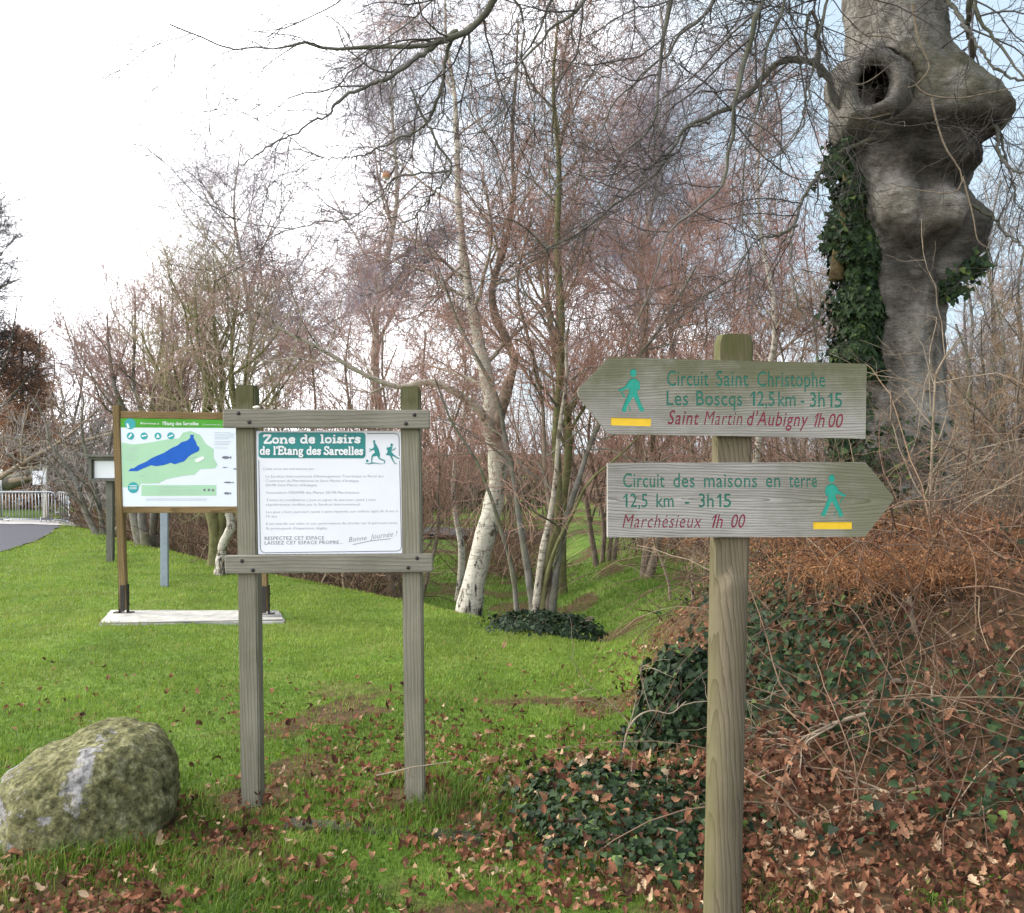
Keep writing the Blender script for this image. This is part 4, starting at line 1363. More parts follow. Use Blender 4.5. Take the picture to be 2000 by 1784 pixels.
def birch_levels(H, n1, n2, n3, tw=.0042, ang=42, droop=-.55, w=1., t0=.3, l2=.30, l3=.16):
    return [dict(n=n1, t0=t0, t1=.99, ang=ang, angj=9, length=H * .34 * w, fall=.72, seg=6, up=.35, wig=.12, rs=.45, rmax=.04, tip=.3),
            dict(n=n2, t0=.2, t1=1., ang=48, angj=14, length=H * l2 * .36 * w, fall=.3, seg=5, up=.0, wig=.2, rs=.55, rmax=.014, tip=.4, rmin=tw * 1.2),
            dict(n=n3, t0=.1, t1=1., ang=48, angj=18, length=H * l3 * .36 * w, fall=.2, seg=4, up=droop, wig=.2, rs=.6, rmax=tw * 1.4, tip=.5, rmin=tw)]

def upright_levels(H, n1, n2, n3, tw=.004, w=1., t0=.15, up=.5):
    return [dict(n=n1, t0=t0, t1=.97, ang=36, angj=9, length=H * .42 * w, fall=.6, seg=6, up=up, wig=.13, rs=.5, rmax=.05, tip=.3),
            dict(n=n2, t0=.2, t1=1., ang=40, angj=12, length=H * .15 * w, fall=.3, seg=5, up=up * .5, wig=.18, rs=.55, rmax=.016, tip=.4, rmin=tw * 1.2),
            dict(n=n3, t0=.1, t1=1., ang=42, angj=15, length=H * .065 * w, fall=.2, seg=4, up=up * .3, wig=.2, rs=.6, rmax=tw * 1.3, tip=.5, rmin=tw)]

def simple_tree(name, label, px, pybase, d, pytop, lean=0., r=.1, levels=None, barkm=None, limb=None, twig=None, cat='tree', stems=1, spread=60, group=None):
    s = []
    for i in range(stems):
        ox = (i - (stems - 1) / 2) * spread
        b = P(px + ox * .12, pybase, d + random.uniform(-.2, .2) * (i > 0))
        b[2] = float(gz(b[0], b[1])) - .1
        t = P(px + lean + ox, pytop + abs(ox) * .6, d + random.uniform(-.5, .5))
        k = 7
        path = [b + (t - b) * j / (k - 1) + np.array((math.sin(j * 1.7 + i + px) * .02 * (t[2] - b[2]) * (0 < j < k - 1), random.uniform(-.1, .1), 0)) for j in range(k)]
        s.append((np.array(path), r * (1 if i == 0 else .8), .012, barkm))
    return tree(name, label, cat, s, levels, limb, twig, group)

# --- main leaning birch
D = 10.2
lead = pxpath([(908, 1205), (930, 1120), (953, 1030), (969, 955), (972, 890), (960, 830), (958, 770), (940, 690), (918, 580), (898, 430), (893, 300), (888, 190), (872, 70), (868, -40)], D, 10.6)
limbL = pxpath([(962, 850), (930, 795), (850, 748), (783, 756), (735, 742), (690, 720), (640, 690), (600, 668), (545, 640), (500, 590)], D, 9.6)
stem2 = pxpath([(965, 860), (990, 760), (1004, 700), (968, 620), (962, 560), (986, 480), (1003, 380), (1000, 260), (1008, 150), (1012, 40)], D, 10.8)
tree('birch_tree', 'leaning white birch with peeling bark between the notice board and the signpost', 'birch tree',
     [(lead, [.118, .112, .106, .102, .100, .096, .082, .070, .058, .044, .034, .025, .016, .010], .012, M['birch_bark']), (limbL, .045, .010, M['birch_dim']), (stem2, .055, .010, M['brown_bark'])],
     [dict(n=46, t0=.34, t1=.99, ang=50, angj=12, length=1.9, fall=.45, seg=7, up=.25, wig=.2, rs=.42, rmax=.03, tip=.3),
      dict(n=520, t0=.15, t1=1., ang=46, angj=14, length=.85, fall=.3, seg=6, up=-.05, wig=.24, rs=.5, rmax=.009, tip=.4, rmin=.0034),
      dict(n=4600, t0=.1, t1=1., ang=46, angj=16, length=.42, fall=.2, seg=4, up=-.3, wig=.24, rs=.6, rmax=.0034, tip=.5, rmin=.0024)],
     M['birch_dim'], M['twig_purple'], K=18, sink=.2, nst=40)

# --- clump of slender stems on an ivied stool
D = 9.3
def st(pts, r0, r1, b, d1=None): return (pxpath(pts, D, d1), r0, r1, b)
tree('multi_stem_tree', 'clump of slender mossy stems rising from one ivy covered stool beside the birch', 'tree',
     [st([(1052, 1200), (1030, 1110), (1012, 1000), (1003, 930), (985, 850), (968, 770), (900, 640), (855, 520)], .042, .010, M['grey_bark'], 9.8),
      st([(1058, 1195), (1070, 1100), (1092, 1000), (1086, 880), (1090, 760), (1098, 640), (1088, 480), (1092, 330), (1080, 180), (1090, 40)], .058, .012, M['olive_bark'], 9.6),
      st([(1046, 1195), (1060, 1080), (1080, 980), (1088, 900), (1094, 830), (1106, 740), (1104, 650)], .042, .012, M['birch_dim'], 9.0),
      st([(1078, 1195), (1088, 1110), (1110, 1000), (1133, 930), (1160, 850), (1230, 720), (1290, 640), (1360, 520)], .04, .010, M['grey_bark'], 9.0),
      st([(1014, 1205), (1003, 1130), (980, 1040), (958, 970), (930, 900), (880, 820), (850, 740)], .03, .007, M['grey_bark'], 9.0),
      st([(1060, 1190), (1078, 1090), (1120, 1000), (1152, 940), (1210, 890), (1270, 830)], .03, .007, M['olive_bark'], 8.8),
      st([(1066, 1195), (1080, 1040), (1065, 930), (1060, 800), (1040, 690), (1010, 560), (1040, 420)], .034, .010, M['brown_bark'], 9.6)],
     [dict(n=60, t0=.3, t1=.98, ang=46, angj=12, length=1.35, fall=.4, seg=6, up=.2, wig=.22, rs=.42, rmax=.02, tip=.3),
      dict(n=480, t0=.15, t1=1., ang=46, angj=14, length=.7, fall=.3, seg=5, up=.0, wig=.25, rs=.5, rmax=.008, tip=.4, rmin=.003),
      dict(n=3600, t0=.1, t1=1., ang=46, angj=16, length=.36, fall=.2, seg=4, up=-.1, wig=.25, rs=.6, rmax=.003, tip=.5, rmin=.0022)],
     M['grey_bark'], M['twig_red'], K=10)

# --- trees of the middle distance and beyond: (px, base py, distance, top py ...)
simple_tree('birch_tree', 'tall mauve birch with hanging twigs rising behind the small orange brown bird', 742, 1060, 21, 40, 20, .14, birch_levels(11.2, 40, 700, 9500, .0040, 38, -.9, .95, .35), M['birch_dim'], M['birch_dim'], M['twig_mauve'], 'birch tree')
simple_tree('birch_tree', 'tall far birch with round mauve crown rising above the map board', 480, 1040, 27, 285, -8, .13, birch_levels(9.6, 50, 720, 8500, .0044, 46, -.9, 1.6, .34), M['birch_dim'], M['birch_dim'], M['twig_mauve'], 'birch tree')
simple_tree('birch_tree', 'broad mauve birch crown between the leaning birch and the hollow beech', 1250, 1060, 20, 20, 40, .13, birch_levels(11.4, 40, 680, 9000, .0038, 40, -.7, 1.0, .35), M['birch_dim'], M['birch_dim'], M['twig_mauve'], 'birch tree')
simple_tree('birch_tree', 'slim birch with a pale straight trunk just left of the hollow beech', 1492, 1090, 17, 150, 5, .085, birch_levels(8.8, 30, 380, 3600, .0042, 40, -.5, .8, .35), M['birch_bark'], M['birch_dim'], M['twig_purple'], 'birch tree')
simple_tree('birch_tree', 'thin young birch with white trunk beside the right notice board post', 893, 1112, 14.5, 560, 10, .055, birch_levels(5.2, 26, 300, 2600, .0032, 42, -.3, .9, .3), M['birch_bark'], M['birch_dim'], M['twig_red'], 'birch tree')
simple_tree('alder_tree', 'dull greenish tree with a straight trunk behind the ivied clump', 1098, 1120, 15.5, 150, -20, .08, upright_levels(9., 34, 420, 4200, .0042, .85, .2, .35), M['olive_bark'], M['olive_bark'], M['twig_purple'])
simple_tree('willow_tree', 'olive tinged willow with many upright limbs above the notice board top left', 428, 1075, 14, 540, -4, .11, upright_levels(5.6, 32, 380, 3000, .0034, .9, .28, .6), M['olive_bark'], M['olive_bark'], M['twig_olive'], stems=3, spread=46)
simple_tree('alder_tree', 'pinkish grey bushy bare tree fanning out above the left post of map board', 292, 1040, 17.5, 560, -6, .10, upright_levels(6., 36, 420, 4200, .0038, 1.05, .2, .6), M['grey_bark'], M['grey_bark'], M['twig_purple'], stems=4, spread=52)
simple_tree('alder_tree', 'rust tinged far bare tree peeking over the pinkish grey bushy tree', 330, 1030, 30, 560, 5, .09, upright_levels(8.4, 40, 420, 3600, .0055, 1.1, .2, .5), M['grey_bark'], M['grey_bark'], M['twig_rust'], stems=3, spread=56)
simple_tree('alder_tree', 'purple brown bushy tree behind the notice board, between willow and birch', 640, 1060, 16.5, 600, 0, .05, upright_levels(5.0, 40, 420, 3600, .0034, 1.1, .12, .35), M['brown_bark'], M['brown_bark'], M['twig_purple'], stems=4, spread=90)
simple_tree('alder_tree', 'red brown bushy tree directly behind the notice board right post', 800, 1080, 13.5, 620, -10, .04, upright_levels(4.2, 36, 400, 3200, .0030, 1.05, .12, .3), M['brown_bark'], M['brown_bark'], M['twig_red'], stems=4, spread=80)
simple_tree('alder_tree', 'twin trunked dark tree standing under the left end of lower arrow board', 1262, 1146, 14, 480, 20, .07, upright_levels(5.6, 30, 360, 3400, .0036, .95, .25, .35), M['brown_bark'], M['brown_bark'], M['twig_red'], stems=2, spread=60)
for px, py, d, tp, tw, lab in ((1290, 1060, 27, 380, 'twig_rust', 'rosy rust crowned far tree above the upper arrow board walker'), (1545, 1060, 28, 330, 'twig_rust', 'orange rust crowned far tree touching the left side of the hollow beech'),
                               (1400, 1065, 19, 520, 'twig_red', 'red brown bushy tree rising right behind the signpost top'), (1180, 1070, 17, 590, 'twig_red', 'low red brown bushy tree behind the tip of upper arrow board'),
                               (1620, 1080, 16, 560, 'twig_tan', 'tan twiggy tree behind the right end of upper arrow board')):
    simple_tree('alder_tree', lab, px, py, d, tp, 0, .05, upright_levels((py - tp) / F * d, 36, 360, 3200, .00018 * d + .0006, 1.0, .15, .45), M['brown_bark'], M['brown_bark'], M[tw], stems=4, spread=74)
# right-hand wood behind the hedge
for px, py, d, tp, tw, lab in ((1910, 1060, 13, 330, 'twig_grey', 'grey twiggy tree standing right behind the hollow beech trunk'), (1990, 1070, 11.5, 560, 'twig_tan', 'tan twiggy tree at the far right behind the hedge'),
                               (1860, 1060, 20, 480, 'twig_purple', 'dim purple far tree seen just right of beech trunk')):
    simple_tree('alder_tree', lab, px, py, d, tp, 0, .07, upright_levels((py - tp) / F * d, 38, 420, 4200, .00023 * d + .0006, 1.1, .12, .35), M['grey_bark'], M['grey_bark'], M[tw], stems=4, spread=80)
# left edge
simple_tree('oak_tree', 'dark grey bare tree cut by the left picture edge', -70, 1000, 30, 440, 10, .2, upright_levels(10.5, 50, 560, 7000, .0065, 1.0, .25, .1), M['grey_bark'], M['grey_bark'], M['twig_dark'])
simple_tree('alder_tree', 'pale mauve far tree between the brown conifer and map board', 130, 1000, 40, 640, 0, .12, upright_levels(9., 44, 460, 4200, .0085, 1.1, .12, .35), M['grey_bark'], M['grey_bark'], M['twig_mauve'], stems=4, spread=70)
simple_tree('willow_tree', 'grey arching bush behind the display case and map board post', 205, 1000, 20, 700, -20, .07, upright_levels(3.0, 26, 180, 1100, .0036, 1.2, .1, -.1), M['grey_bark'], M['grey_bark'], M['twig_grey'], stems=4, spread=80)

def conifer():
    D = 33
    b = P(45, 985, D); b[2] = float(gz(b[0], D)) - .1
    t = P(42, 648, D)
    root = tree('conifer', 'rust brown cone shaped conifer behind the fallen tree at far left', 'conifer',
        [(np.array([b, (b * 2 + t) / 3, (b + 2 * t) / 3, t]), .16, .03, M['brown_bark'])],
        [dict(n=240, t0=.02, t1=.99, ang=78, angj=8, length=2.1, fall=.82, seg=5, up=-.15, wig=.1, rs=.3, rmax=.03, tip=.3),
         dict(n=3600, t0=.1, t1=1., ang=50, angj=14, length=.6, fall=.4, seg=3, up=-.2, wig=.2, rs=.5, rmax=.02, tip=.5, rmin=.012),
         dict(n=15000, t0=.1, t1=1., ang=50, angj=14, length=.3, fall=.2, seg=2, up=-.4, wig=.2, rs=.6, rmax=.014, tip=.5, rmin=.011)],
        M['brown_bark'], plain('rusty_needles', (.52, .32, .215), .9, .1, .35, 2.))
conifer()

def knobbly_tree():
    D = 12.8
    p = pxpath([(430, 1110), (434, 1075), (441, 1050), (452, 1030), (446, 1000), (442, 960), (440, 930)], D)
    p[0][2] = float(gz(p[0][0], p[0][1])) - .1
    root = tree('pollard_tree', 'pale knobbly trunk showing under the map board beside notice board post', 'tree', [(p, .085, .04, M['birch_bark'])],
         [dict(n=14, t0=.6, t1=1., ang=40, length=.8, seg=6, up=.4, wig=.15, rs=.5, rmax=.03), dict(n=160, t0=.2, ang=40, length=.6, seg=4, up=.2, wig=.2, rs=.5, rmax=.008, rmin=.003),
          dict(n=900, t0=.1, ang=45, length=.3, seg=3, up=.1, wig=.2, rs=.5, rmax=.004, rmin=.0028)], M['olive_bark'], M['twig_olive'], K=12)
    for (x, y, r) in ((434, 1082, .10), (447, 1052, .085), (456, 1040, .07), (428, 1098, .10)):
        pass
knobbly_tree()

# far wood: one uncountable mass of upright stems and twigs behind everything
def far_wood():
    mb = MB()
    n = 620
    x = rng.uniform(-26, 34, n); y = rng.uniform(24, 44, n)
    keep = (x > edge_x(y) + 1.5) & (np.abs(y - (27.9 - .42 * x)) > 2.2) | (x > 9)
    x, y = x[keep], y[keep]; n = len(x)
    px = x / y
    h = 3.3 + 1.4 * fbm(x * .3, y * .1, 5) + .8 * rng.random(n) + .5 * (px > -.25)
    h *= np.clip((y - 14) / 15, .75, 1.4)
    b = np.stack([x, y, gz(x, y) - .1], 1)
    pts = [b]; d = nrm(np.stack([rng.normal(0, .13, n), rng.normal(0, .13, n), np.ones(n)], 1)); p = b
    for k in range(7):
        d = nrm(d + rng.normal(0, .09, (n, 3)) * np.array((1, 1, .3)))
        p = p + d * (h / 7)[:, None]; pts.append(p)
    pts = np.stack(pts, 1); rad = np.linspace(.035, .010, 8)[None] * rng.uniform(.6, 1.3, (n, 1))
    rv = rng.random(n)
    mb.tubes(pts, rad, 4, 0)
    p2, r2 = spawn(pts, rad, 6000, .12, 1., 38, 12, 1.5, .45, 5, .35, .16, .5, .014, .4, rmin=.006)
    mb.tubes(p2, r2, 3, 1)
    p3, r3 = spawn(p2, r2, 22000, .1, 1., 42, 14, .55, .2, 3, .1, .2, .6, .008, .6, rmin=.0055)
    half = 11000
    mb.tubes(p3[:half], r3[:half], 3, 1); mb.tubes(p3[half:], r3[half:], 3, 2)
    n = 1500                                    # dense low hedge line closing the view
    x = rng.uniform(-34, 44, n); y = rng.uniform(43, 50, n)
    b = np.stack([x, y, gz(x, y) - .1], 1); h = rng.uniform(2.0, 4.6, n) * (.7 + .6 * vnoise(x * .35, y * 0, 8))
    p = b; pts = [b]; d = nrm(np.stack([rng.normal(0, .3, n), rng.normal(0, .3, n), np.ones(n)], 1))
    for k in range(5):
        d = nrm(d + rng.normal(0, .15, (n, 3))); p = p + d * (h / 5)[:, None]; pts.append(p)
    pts = np.stack(pts, 1); rad = np.linspace(.05, .02, 6)[None] * rng.uniform(.6, 1.3, (n, 1))
    mb.tubes(pts, rad, 3, 0)
    p2, r2 = spawn(pts, rad, 15000, .05, 1., 45, 14, 1.2, .3, 3, .1, .2, .6, .022, .6, rmin=.013)
    mb.tubes(p2[:7500], r2[:7500], 3, 1); mb.tubes(p2[7500:], r2[7500:], 3, 0)
    o = mb.build('far_wood', [M['brown_bark'], M['twig_purple'], M['twig_red']])
    tag(o, 'mass of bare purple brown thicket closing off the background', 'wood', kind='stuff')
far_wood()

def undergrowth():
    """low brown brush on the lower meadow, behind the crest"""
    mb = MB()
    n = 16000
    x = rng.uniform(-15, 15, n); y = rng.uniform(9.5, 27, n)
    s = crest_dist(x, y)
    dens = fbm(x * .5, y * .5, 31)
    open_ = (x > -1.6) & (x < 4.6) & (y < 17.2)          # mown clearing between the birches
    leftb = (x < -1.8) & (s > .25) & (s < 5)
    back = (y > 17.2) & (x > -4) & (x < 7) & (dens > .49)
    keep = (s > .25) & (((dens > .5) & ~open_) | (dens > .76) | leftb | back) & (np.abs(y - (27.9 - .42 * x)) > 1.)
    keep &= ~((((x / y > .05) & (x / y < .112)) | ((x / y > -.115) & (x / y < -.06))) & (y > 16) & (y < 29))
    x, y, leftb, back = x[keep], y[keep], leftb[keep], back[keep]; n = len(x)
    b = np.stack([x, y, gz(x, y) - .03], 1)
    L_ = rng.uniform(.35, 1.1, n) * np.where(leftb, 1.45, 1.) * np.where(back, 1.35, 1.)
    d = nrm(np.stack([rng.normal(0, .55, n), rng.normal(0, .55, n), np.ones(n)], 1)); p = b; pts = [b]
    for k in range(5):
        d = nrm(d + rng.normal(0, .16, (n, 3)) + np.array((0, 0, -.12)))
        p = p + d * (L_ / 5)[:, None]; pts.append(p)
    pts = np.stack(pts, 1); rad = np.linspace(.009, .004, 6)[None] * rng.uniform(.7, 1.4, (n, 1))
    mb.tubes(pts, rad, 3, 0, rng.random(n))
    p2, r2 = spawn(pts, rad, 22000, .1, 1., 45, 14, .36, .2, 3, .0, .25, .6, .004, .6, rmin=.0032)
    mb.tubes(p2, r2, 3, 0, rng.random(len(p2)))
    o = mb.build('undergrowth', M['bramble'], rnd=True)
    tag(o, 'low brown brush and bramble on the lower meadow behind the lawn edge', 'undergrowth', kind='stuff')
undergrowth()

# ------------------------------------------------------------------ fallen tree by the barrier
def fallen_tree():
    D = 27.5
    b = gpoint(-60, D)
    root = thing('fallen_tree', 'fallen bare tree lying with raised branches behind the crowd barrier', 'fallen tree', b)
    tr = pxpath([(-90, 985), (-20, 955), (40, 935), (95, 910), (150, 880), (200, 858)], D, 26.5)
    p, r = single(tr, .30, .07, 20)
    mb = MB(); mb.tubes(p, r, 10); mb.build('trunk', M['grey_bark'], root)
    limbs = [pxpath([(-40, 960), (20, 920), (70, 890), (110, 868), (160, 830), (190, 800)], D - .6, 25), pxpath([(60, 925), (100, 930), (150, 918), (190, 912), (235, 900)], D, 25.5),
             pxpath([(100, 905), (130, 880), (175, 858), (230, 845), (290, 830)], 26.8, 24), pxpath([(30, 930), (55, 890), (52, 870), (30, 858), (-10, 848)], D - .3, 26), pxpath([(140, 955), (180, 945), (215, 930)], 26, 25.5),
             pxpath([(20, 940), (90, 930), (140, 950), (180, 985)], 26.5, 25.5)]
    Ps, Rs = zip(*[single(l, .085, .02, 14) for l in limbs])
    pts = np.concatenate(Ps); rad = np.concatenate(Rs)
    mb = MB(); mb.tubes(pts, rad, 6, 0)
    p2, r2 = spawn(np.concatenate([pts]), rad, 110, .15, 1., 48, 12, 1.6, .3, 6, .25, .18, .5, .03, .4, rmin=.012)
    mb.tubes(p2, r2, 4, 0)
    p3, r3 = spawn(p2, r2, 900, .1, 1., 45, 14, .8, .3, 4, .1, .2, .55, .014, .5, rmin=.008)
    mb.tubes(p3, r3, 3, 1)
    mb.build('branches', [M['pale_bark'], M['twig_grey']], root)
fallen_tree()

# ------------------------------------------------------------------ the hollow beech
BD = 9.0
BT = [(-900, 1676, 1822), (-400, 1668, 1830), (-100, 1655, 1835), (0, 1651, 1839), (100, 1658, 1842), (170, 1655, 1850), (260, 1650, 1862), (330, 1655, 1868), (400, 1662, 1858), (480, 1680, 1838), (560, 1684, 1838),
      (660, 1686, 1842), (800, 1682, 1845), (950, 1674, 1852), (1100, 1662, 1872), (1180, 1640, 1890), (1260, 1600, 1925)]
def beech_axis(z):
    ys = np.array([b[0] for b in BT], float)
    zs = np.array([P(1750, y, BD)[2] for y in ys])[::-1]
    xl = np.array([P(b[1], 0, BD)[0] for b in BT])[::-1]; xr = np.array([P(b[2], 0, BD)[0] for b in BT])[::-1]
    l, r = np.interp(z, zs, xl), np.interp(z, zs, xr)
    return (l + r) / 2, (r - l) / 2

def beech_surface(th, z):
    """radius grid; th = 0 faces the camera, +90 deg is picture right"""
    cx, hw = beech_axis(z)
    sc = BD / F
    r = hw.copy()
    def zpx(y): return P(1750, y, BD - .5)[2]
    def g(t0, z0, st_, sz, amp, p=2.):
        nonlocal r
        a = np.angle(np.exp(1j * (th - R(t0)))) * .47
        r = r + amp * np.exp(-.5 * (np.abs(a / st_) ** p + np.abs((z - z0) / sz) ** p))
    # collar and hollow
    t0 = -37; z0 = zpx(162)
    a = np.angle(np.exp(1j * (th - R(t0)))) * .47
    rho = np.hypot(a / .80, (z - z0) / 1.05)
    ang = np.arctan2(z - z0, a)
    r = r + .16 * np.exp(-.5 * (rho / .27) ** 2.4)
    r = r - .95 * (1 - sstep(.28, .335, rho))
    # big burl on the right, lesser burls, bulges and folds
    zb = zpx(192)
    a2 = np.angle(np.exp(1j * (th - R(62)))) * .47
    r = r + .36 * np.exp(-.5 * (np.abs(a2 / .38) ** 3.6 + np.where(z > zb, np.abs((z - zb) / .40) ** 2.6, np.abs((z - zb) / .42) ** 1.8)))
    g(40, zpx(215), .24, .20, .16); g(55, zpx(262), .30, .06, -.10); g(25, zpx(120), .12, .2, -.05)
    g(-25, zpx(232), .26, .05, .06); g(-10, zpx(268), .34, .07, -.10)
    g(-26, zpx(392), .16, .20, .20, 3.); g(27, zpx(415), .12, .15, .20, 3.); g(4, zpx(486), .22, .09, -.13); g(1, zpx(400), .045, .2, -.06); g(0, zpx(330), .35, .10, -.07)
    g(70, zpx(330), .2, .16, -.07); g(10, zpx(335), .3, .08, -.05)
    g(98, zpx(430), .26, .26, .42); g(112, zpx(500), .2, .2, .14); g(85, zpx(395), .10, .08, .08)
    g(50, zpx(470), .055, .5, -.14)
    g(-60, zpx(300), .18, .5, .04)
    # lumps of old growth
    x = th * .47
    lump = (fbm(x * 4.2 + 5, z * 4.2, 41) - .5) * .13 + (fbm(x * 9, z * 9, 44) - .5) * .06 + (fbm(x * 22, z * 26, 47) - .5) * .03
    r = r + lump * (.35 + .65 * np.exp(-.5 * ((z - zpx(270)) / .9) ** 2))
    # wrinkles
    x = th * 3.0
    r = r + .022 * (fbm(x * 1.2, z * 3.5, 3) - .5) + .012 * (vnoise(x * 1.6 + .8 * np.sin(z * 3), z * 12, 6) - .5) * (1 - sstep(5.3, 6., z)) + .05 * (fbm(x * 1.6 + 9, z * .5, 8) - .5) * (1 - sstep(2.4, 3.4, z))
    return cx, r

def beech_point(th, z, out=0.):
    cx, r = beech_surface(np.array(th, float), np.array(z, float))
    r = r + out
    return np.stack([cx + np.sin(th) * r, BD - np.cos(th) * r * .95, np.array(z, float)], -1)

def px_to_beech(px, py):
    """surface angle and height under a pixel, for placing ivy and twigs on the bark"""
    z = P(px, py, BD - .4)[2]
    cx, hw = beech_axis(np.array(z))
    s = np.clip((P(px, py, BD - .35)[0] - cx) / hw, -1, 1)
    return float(np.arcsin(s)), float(z)

def beech_mats():
    m, nt, b = mat('beech_bark', .85, .15)
    n1 = noise(nt, mapped(nt, scale=(1, 1, .6)).outputs[0], 2.6, 6, .6)
    n2 = noise(nt, mapped(nt, scale=(3.2, 3.2, 11)).outputs[0], 2.2, 7, .72)
    n3 = noise(nt, mapped(nt).outputs[0], 22, 7, .7)
    r1 = ramp(nt, [(.34, (.125, .113, .092)), (.46, (.24, .222, .19)), (.56, (.345, .322, .283)), (.68, (.47, .445, .40))])
    nt.links.new(n1.outputs['Fac'], r1.inputs['Fac'])
    r2 = ramp(nt, [(.34, (.42, .40, .38)), (.45, (1, 1, 1)), (.8, (1.12, 1.12, 1.12))])
    nt.links.new(n2.outputs['Fac'], r2.inputs['Fac'])
    c = mix(nt, .8, r1.outputs['Color'], r2.outputs['Color'], 'MULTIPLY')
    r3 = ramp(nt, [(.35, (.75, .75, .75)), (.7, (1.2, 1.2, 1.2))])
    nt.links.new(n3.outputs['Fac'], r3.inputs['Fac'])
    c = mix(nt, 1., c, r3.outputs['Color'], 'MULTIPLY')
    # olive moss on the shoulders around the hollow and on the burl
    a = nd(nt, 'Attribute', attribute_name='rnd')
    ad = nd(nt, 'Math', operation='MULTIPLY_ADD'); ad.inputs[1].default_value = .9
    n4 = noise(nt, mapped(nt).outputs[0], 5, 6, .65)
    nt.links.new(n4.outputs['Fac'], ad.inputs[0]); nt.links.new(a.outputs['Fac'], ad.inputs[2])
    r4 = ramp(nt, [(.75, (0, 0, 0)), (1.0, (.75, .75, .75))])
    nt.links.new(ad.outputs[0], r4.inputs['Fac'])
    c = mix(nt, r4.outputs['Color'], c, mix(nt, n3.outputs['Fac'], (.085, .082, .035), (.19, .175, .10)))
    n5 = noise(nt, mapped(nt, scale=(3.5, 3.5, 30)).outputs[0], 2.6, 8, .72)
    r6 = ramp(nt, [(.36, (.55, .53, .51)), (.47, (.98, .98, .98)), (.7, (1.12, 1.12, 1.1))])
    nt.links.new(n5.outputs['Fac'], r6.inputs['Fac'])
    c = mix(nt, .75, c, r6.outputs['Color'], 'MULTIPLY')
    n7 = noise(nt, mapped(nt, scale=(1, 1, 2.2)).outputs[0], 34, 6, .75)
    r7 = ramp(nt, [(.34, (.45, .44, .43)), (.46, (.95, .95, .95)), (.56, (1.05, 1.05, 1.05)), (.68, (1.4, 1.4, 1.38))])
    nt.links.new(n7.outputs['Fac'], r7.inputs['Fac'])
    c = mix(nt, .85, c, r7.outputs['Color'], 'MULTIPLY')
    st_ = nd(nt, 'Attribute', attribute_name='stain_shade')  # damp marks and painted shade of the recesses darken the bark colour
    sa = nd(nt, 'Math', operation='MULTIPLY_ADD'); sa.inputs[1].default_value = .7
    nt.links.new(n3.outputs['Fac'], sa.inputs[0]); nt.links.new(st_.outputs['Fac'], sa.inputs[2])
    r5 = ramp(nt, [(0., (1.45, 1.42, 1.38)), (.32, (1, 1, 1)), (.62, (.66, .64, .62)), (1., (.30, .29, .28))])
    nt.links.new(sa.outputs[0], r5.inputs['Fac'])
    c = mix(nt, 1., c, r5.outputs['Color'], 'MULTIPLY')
    nt.links.new(c, b.inputs['Base Color'])
    h = mix(nt, .5, mix(nt, .5, n2.outputs['Fac'], n3.outputs['Fac']), n5.outputs['Fac'])
    h = mix(nt, .4, h, n7.outputs['Fac'])
    bump(nt, b, h, 1., .06)
    return m
M['beech'] = beech_mats()

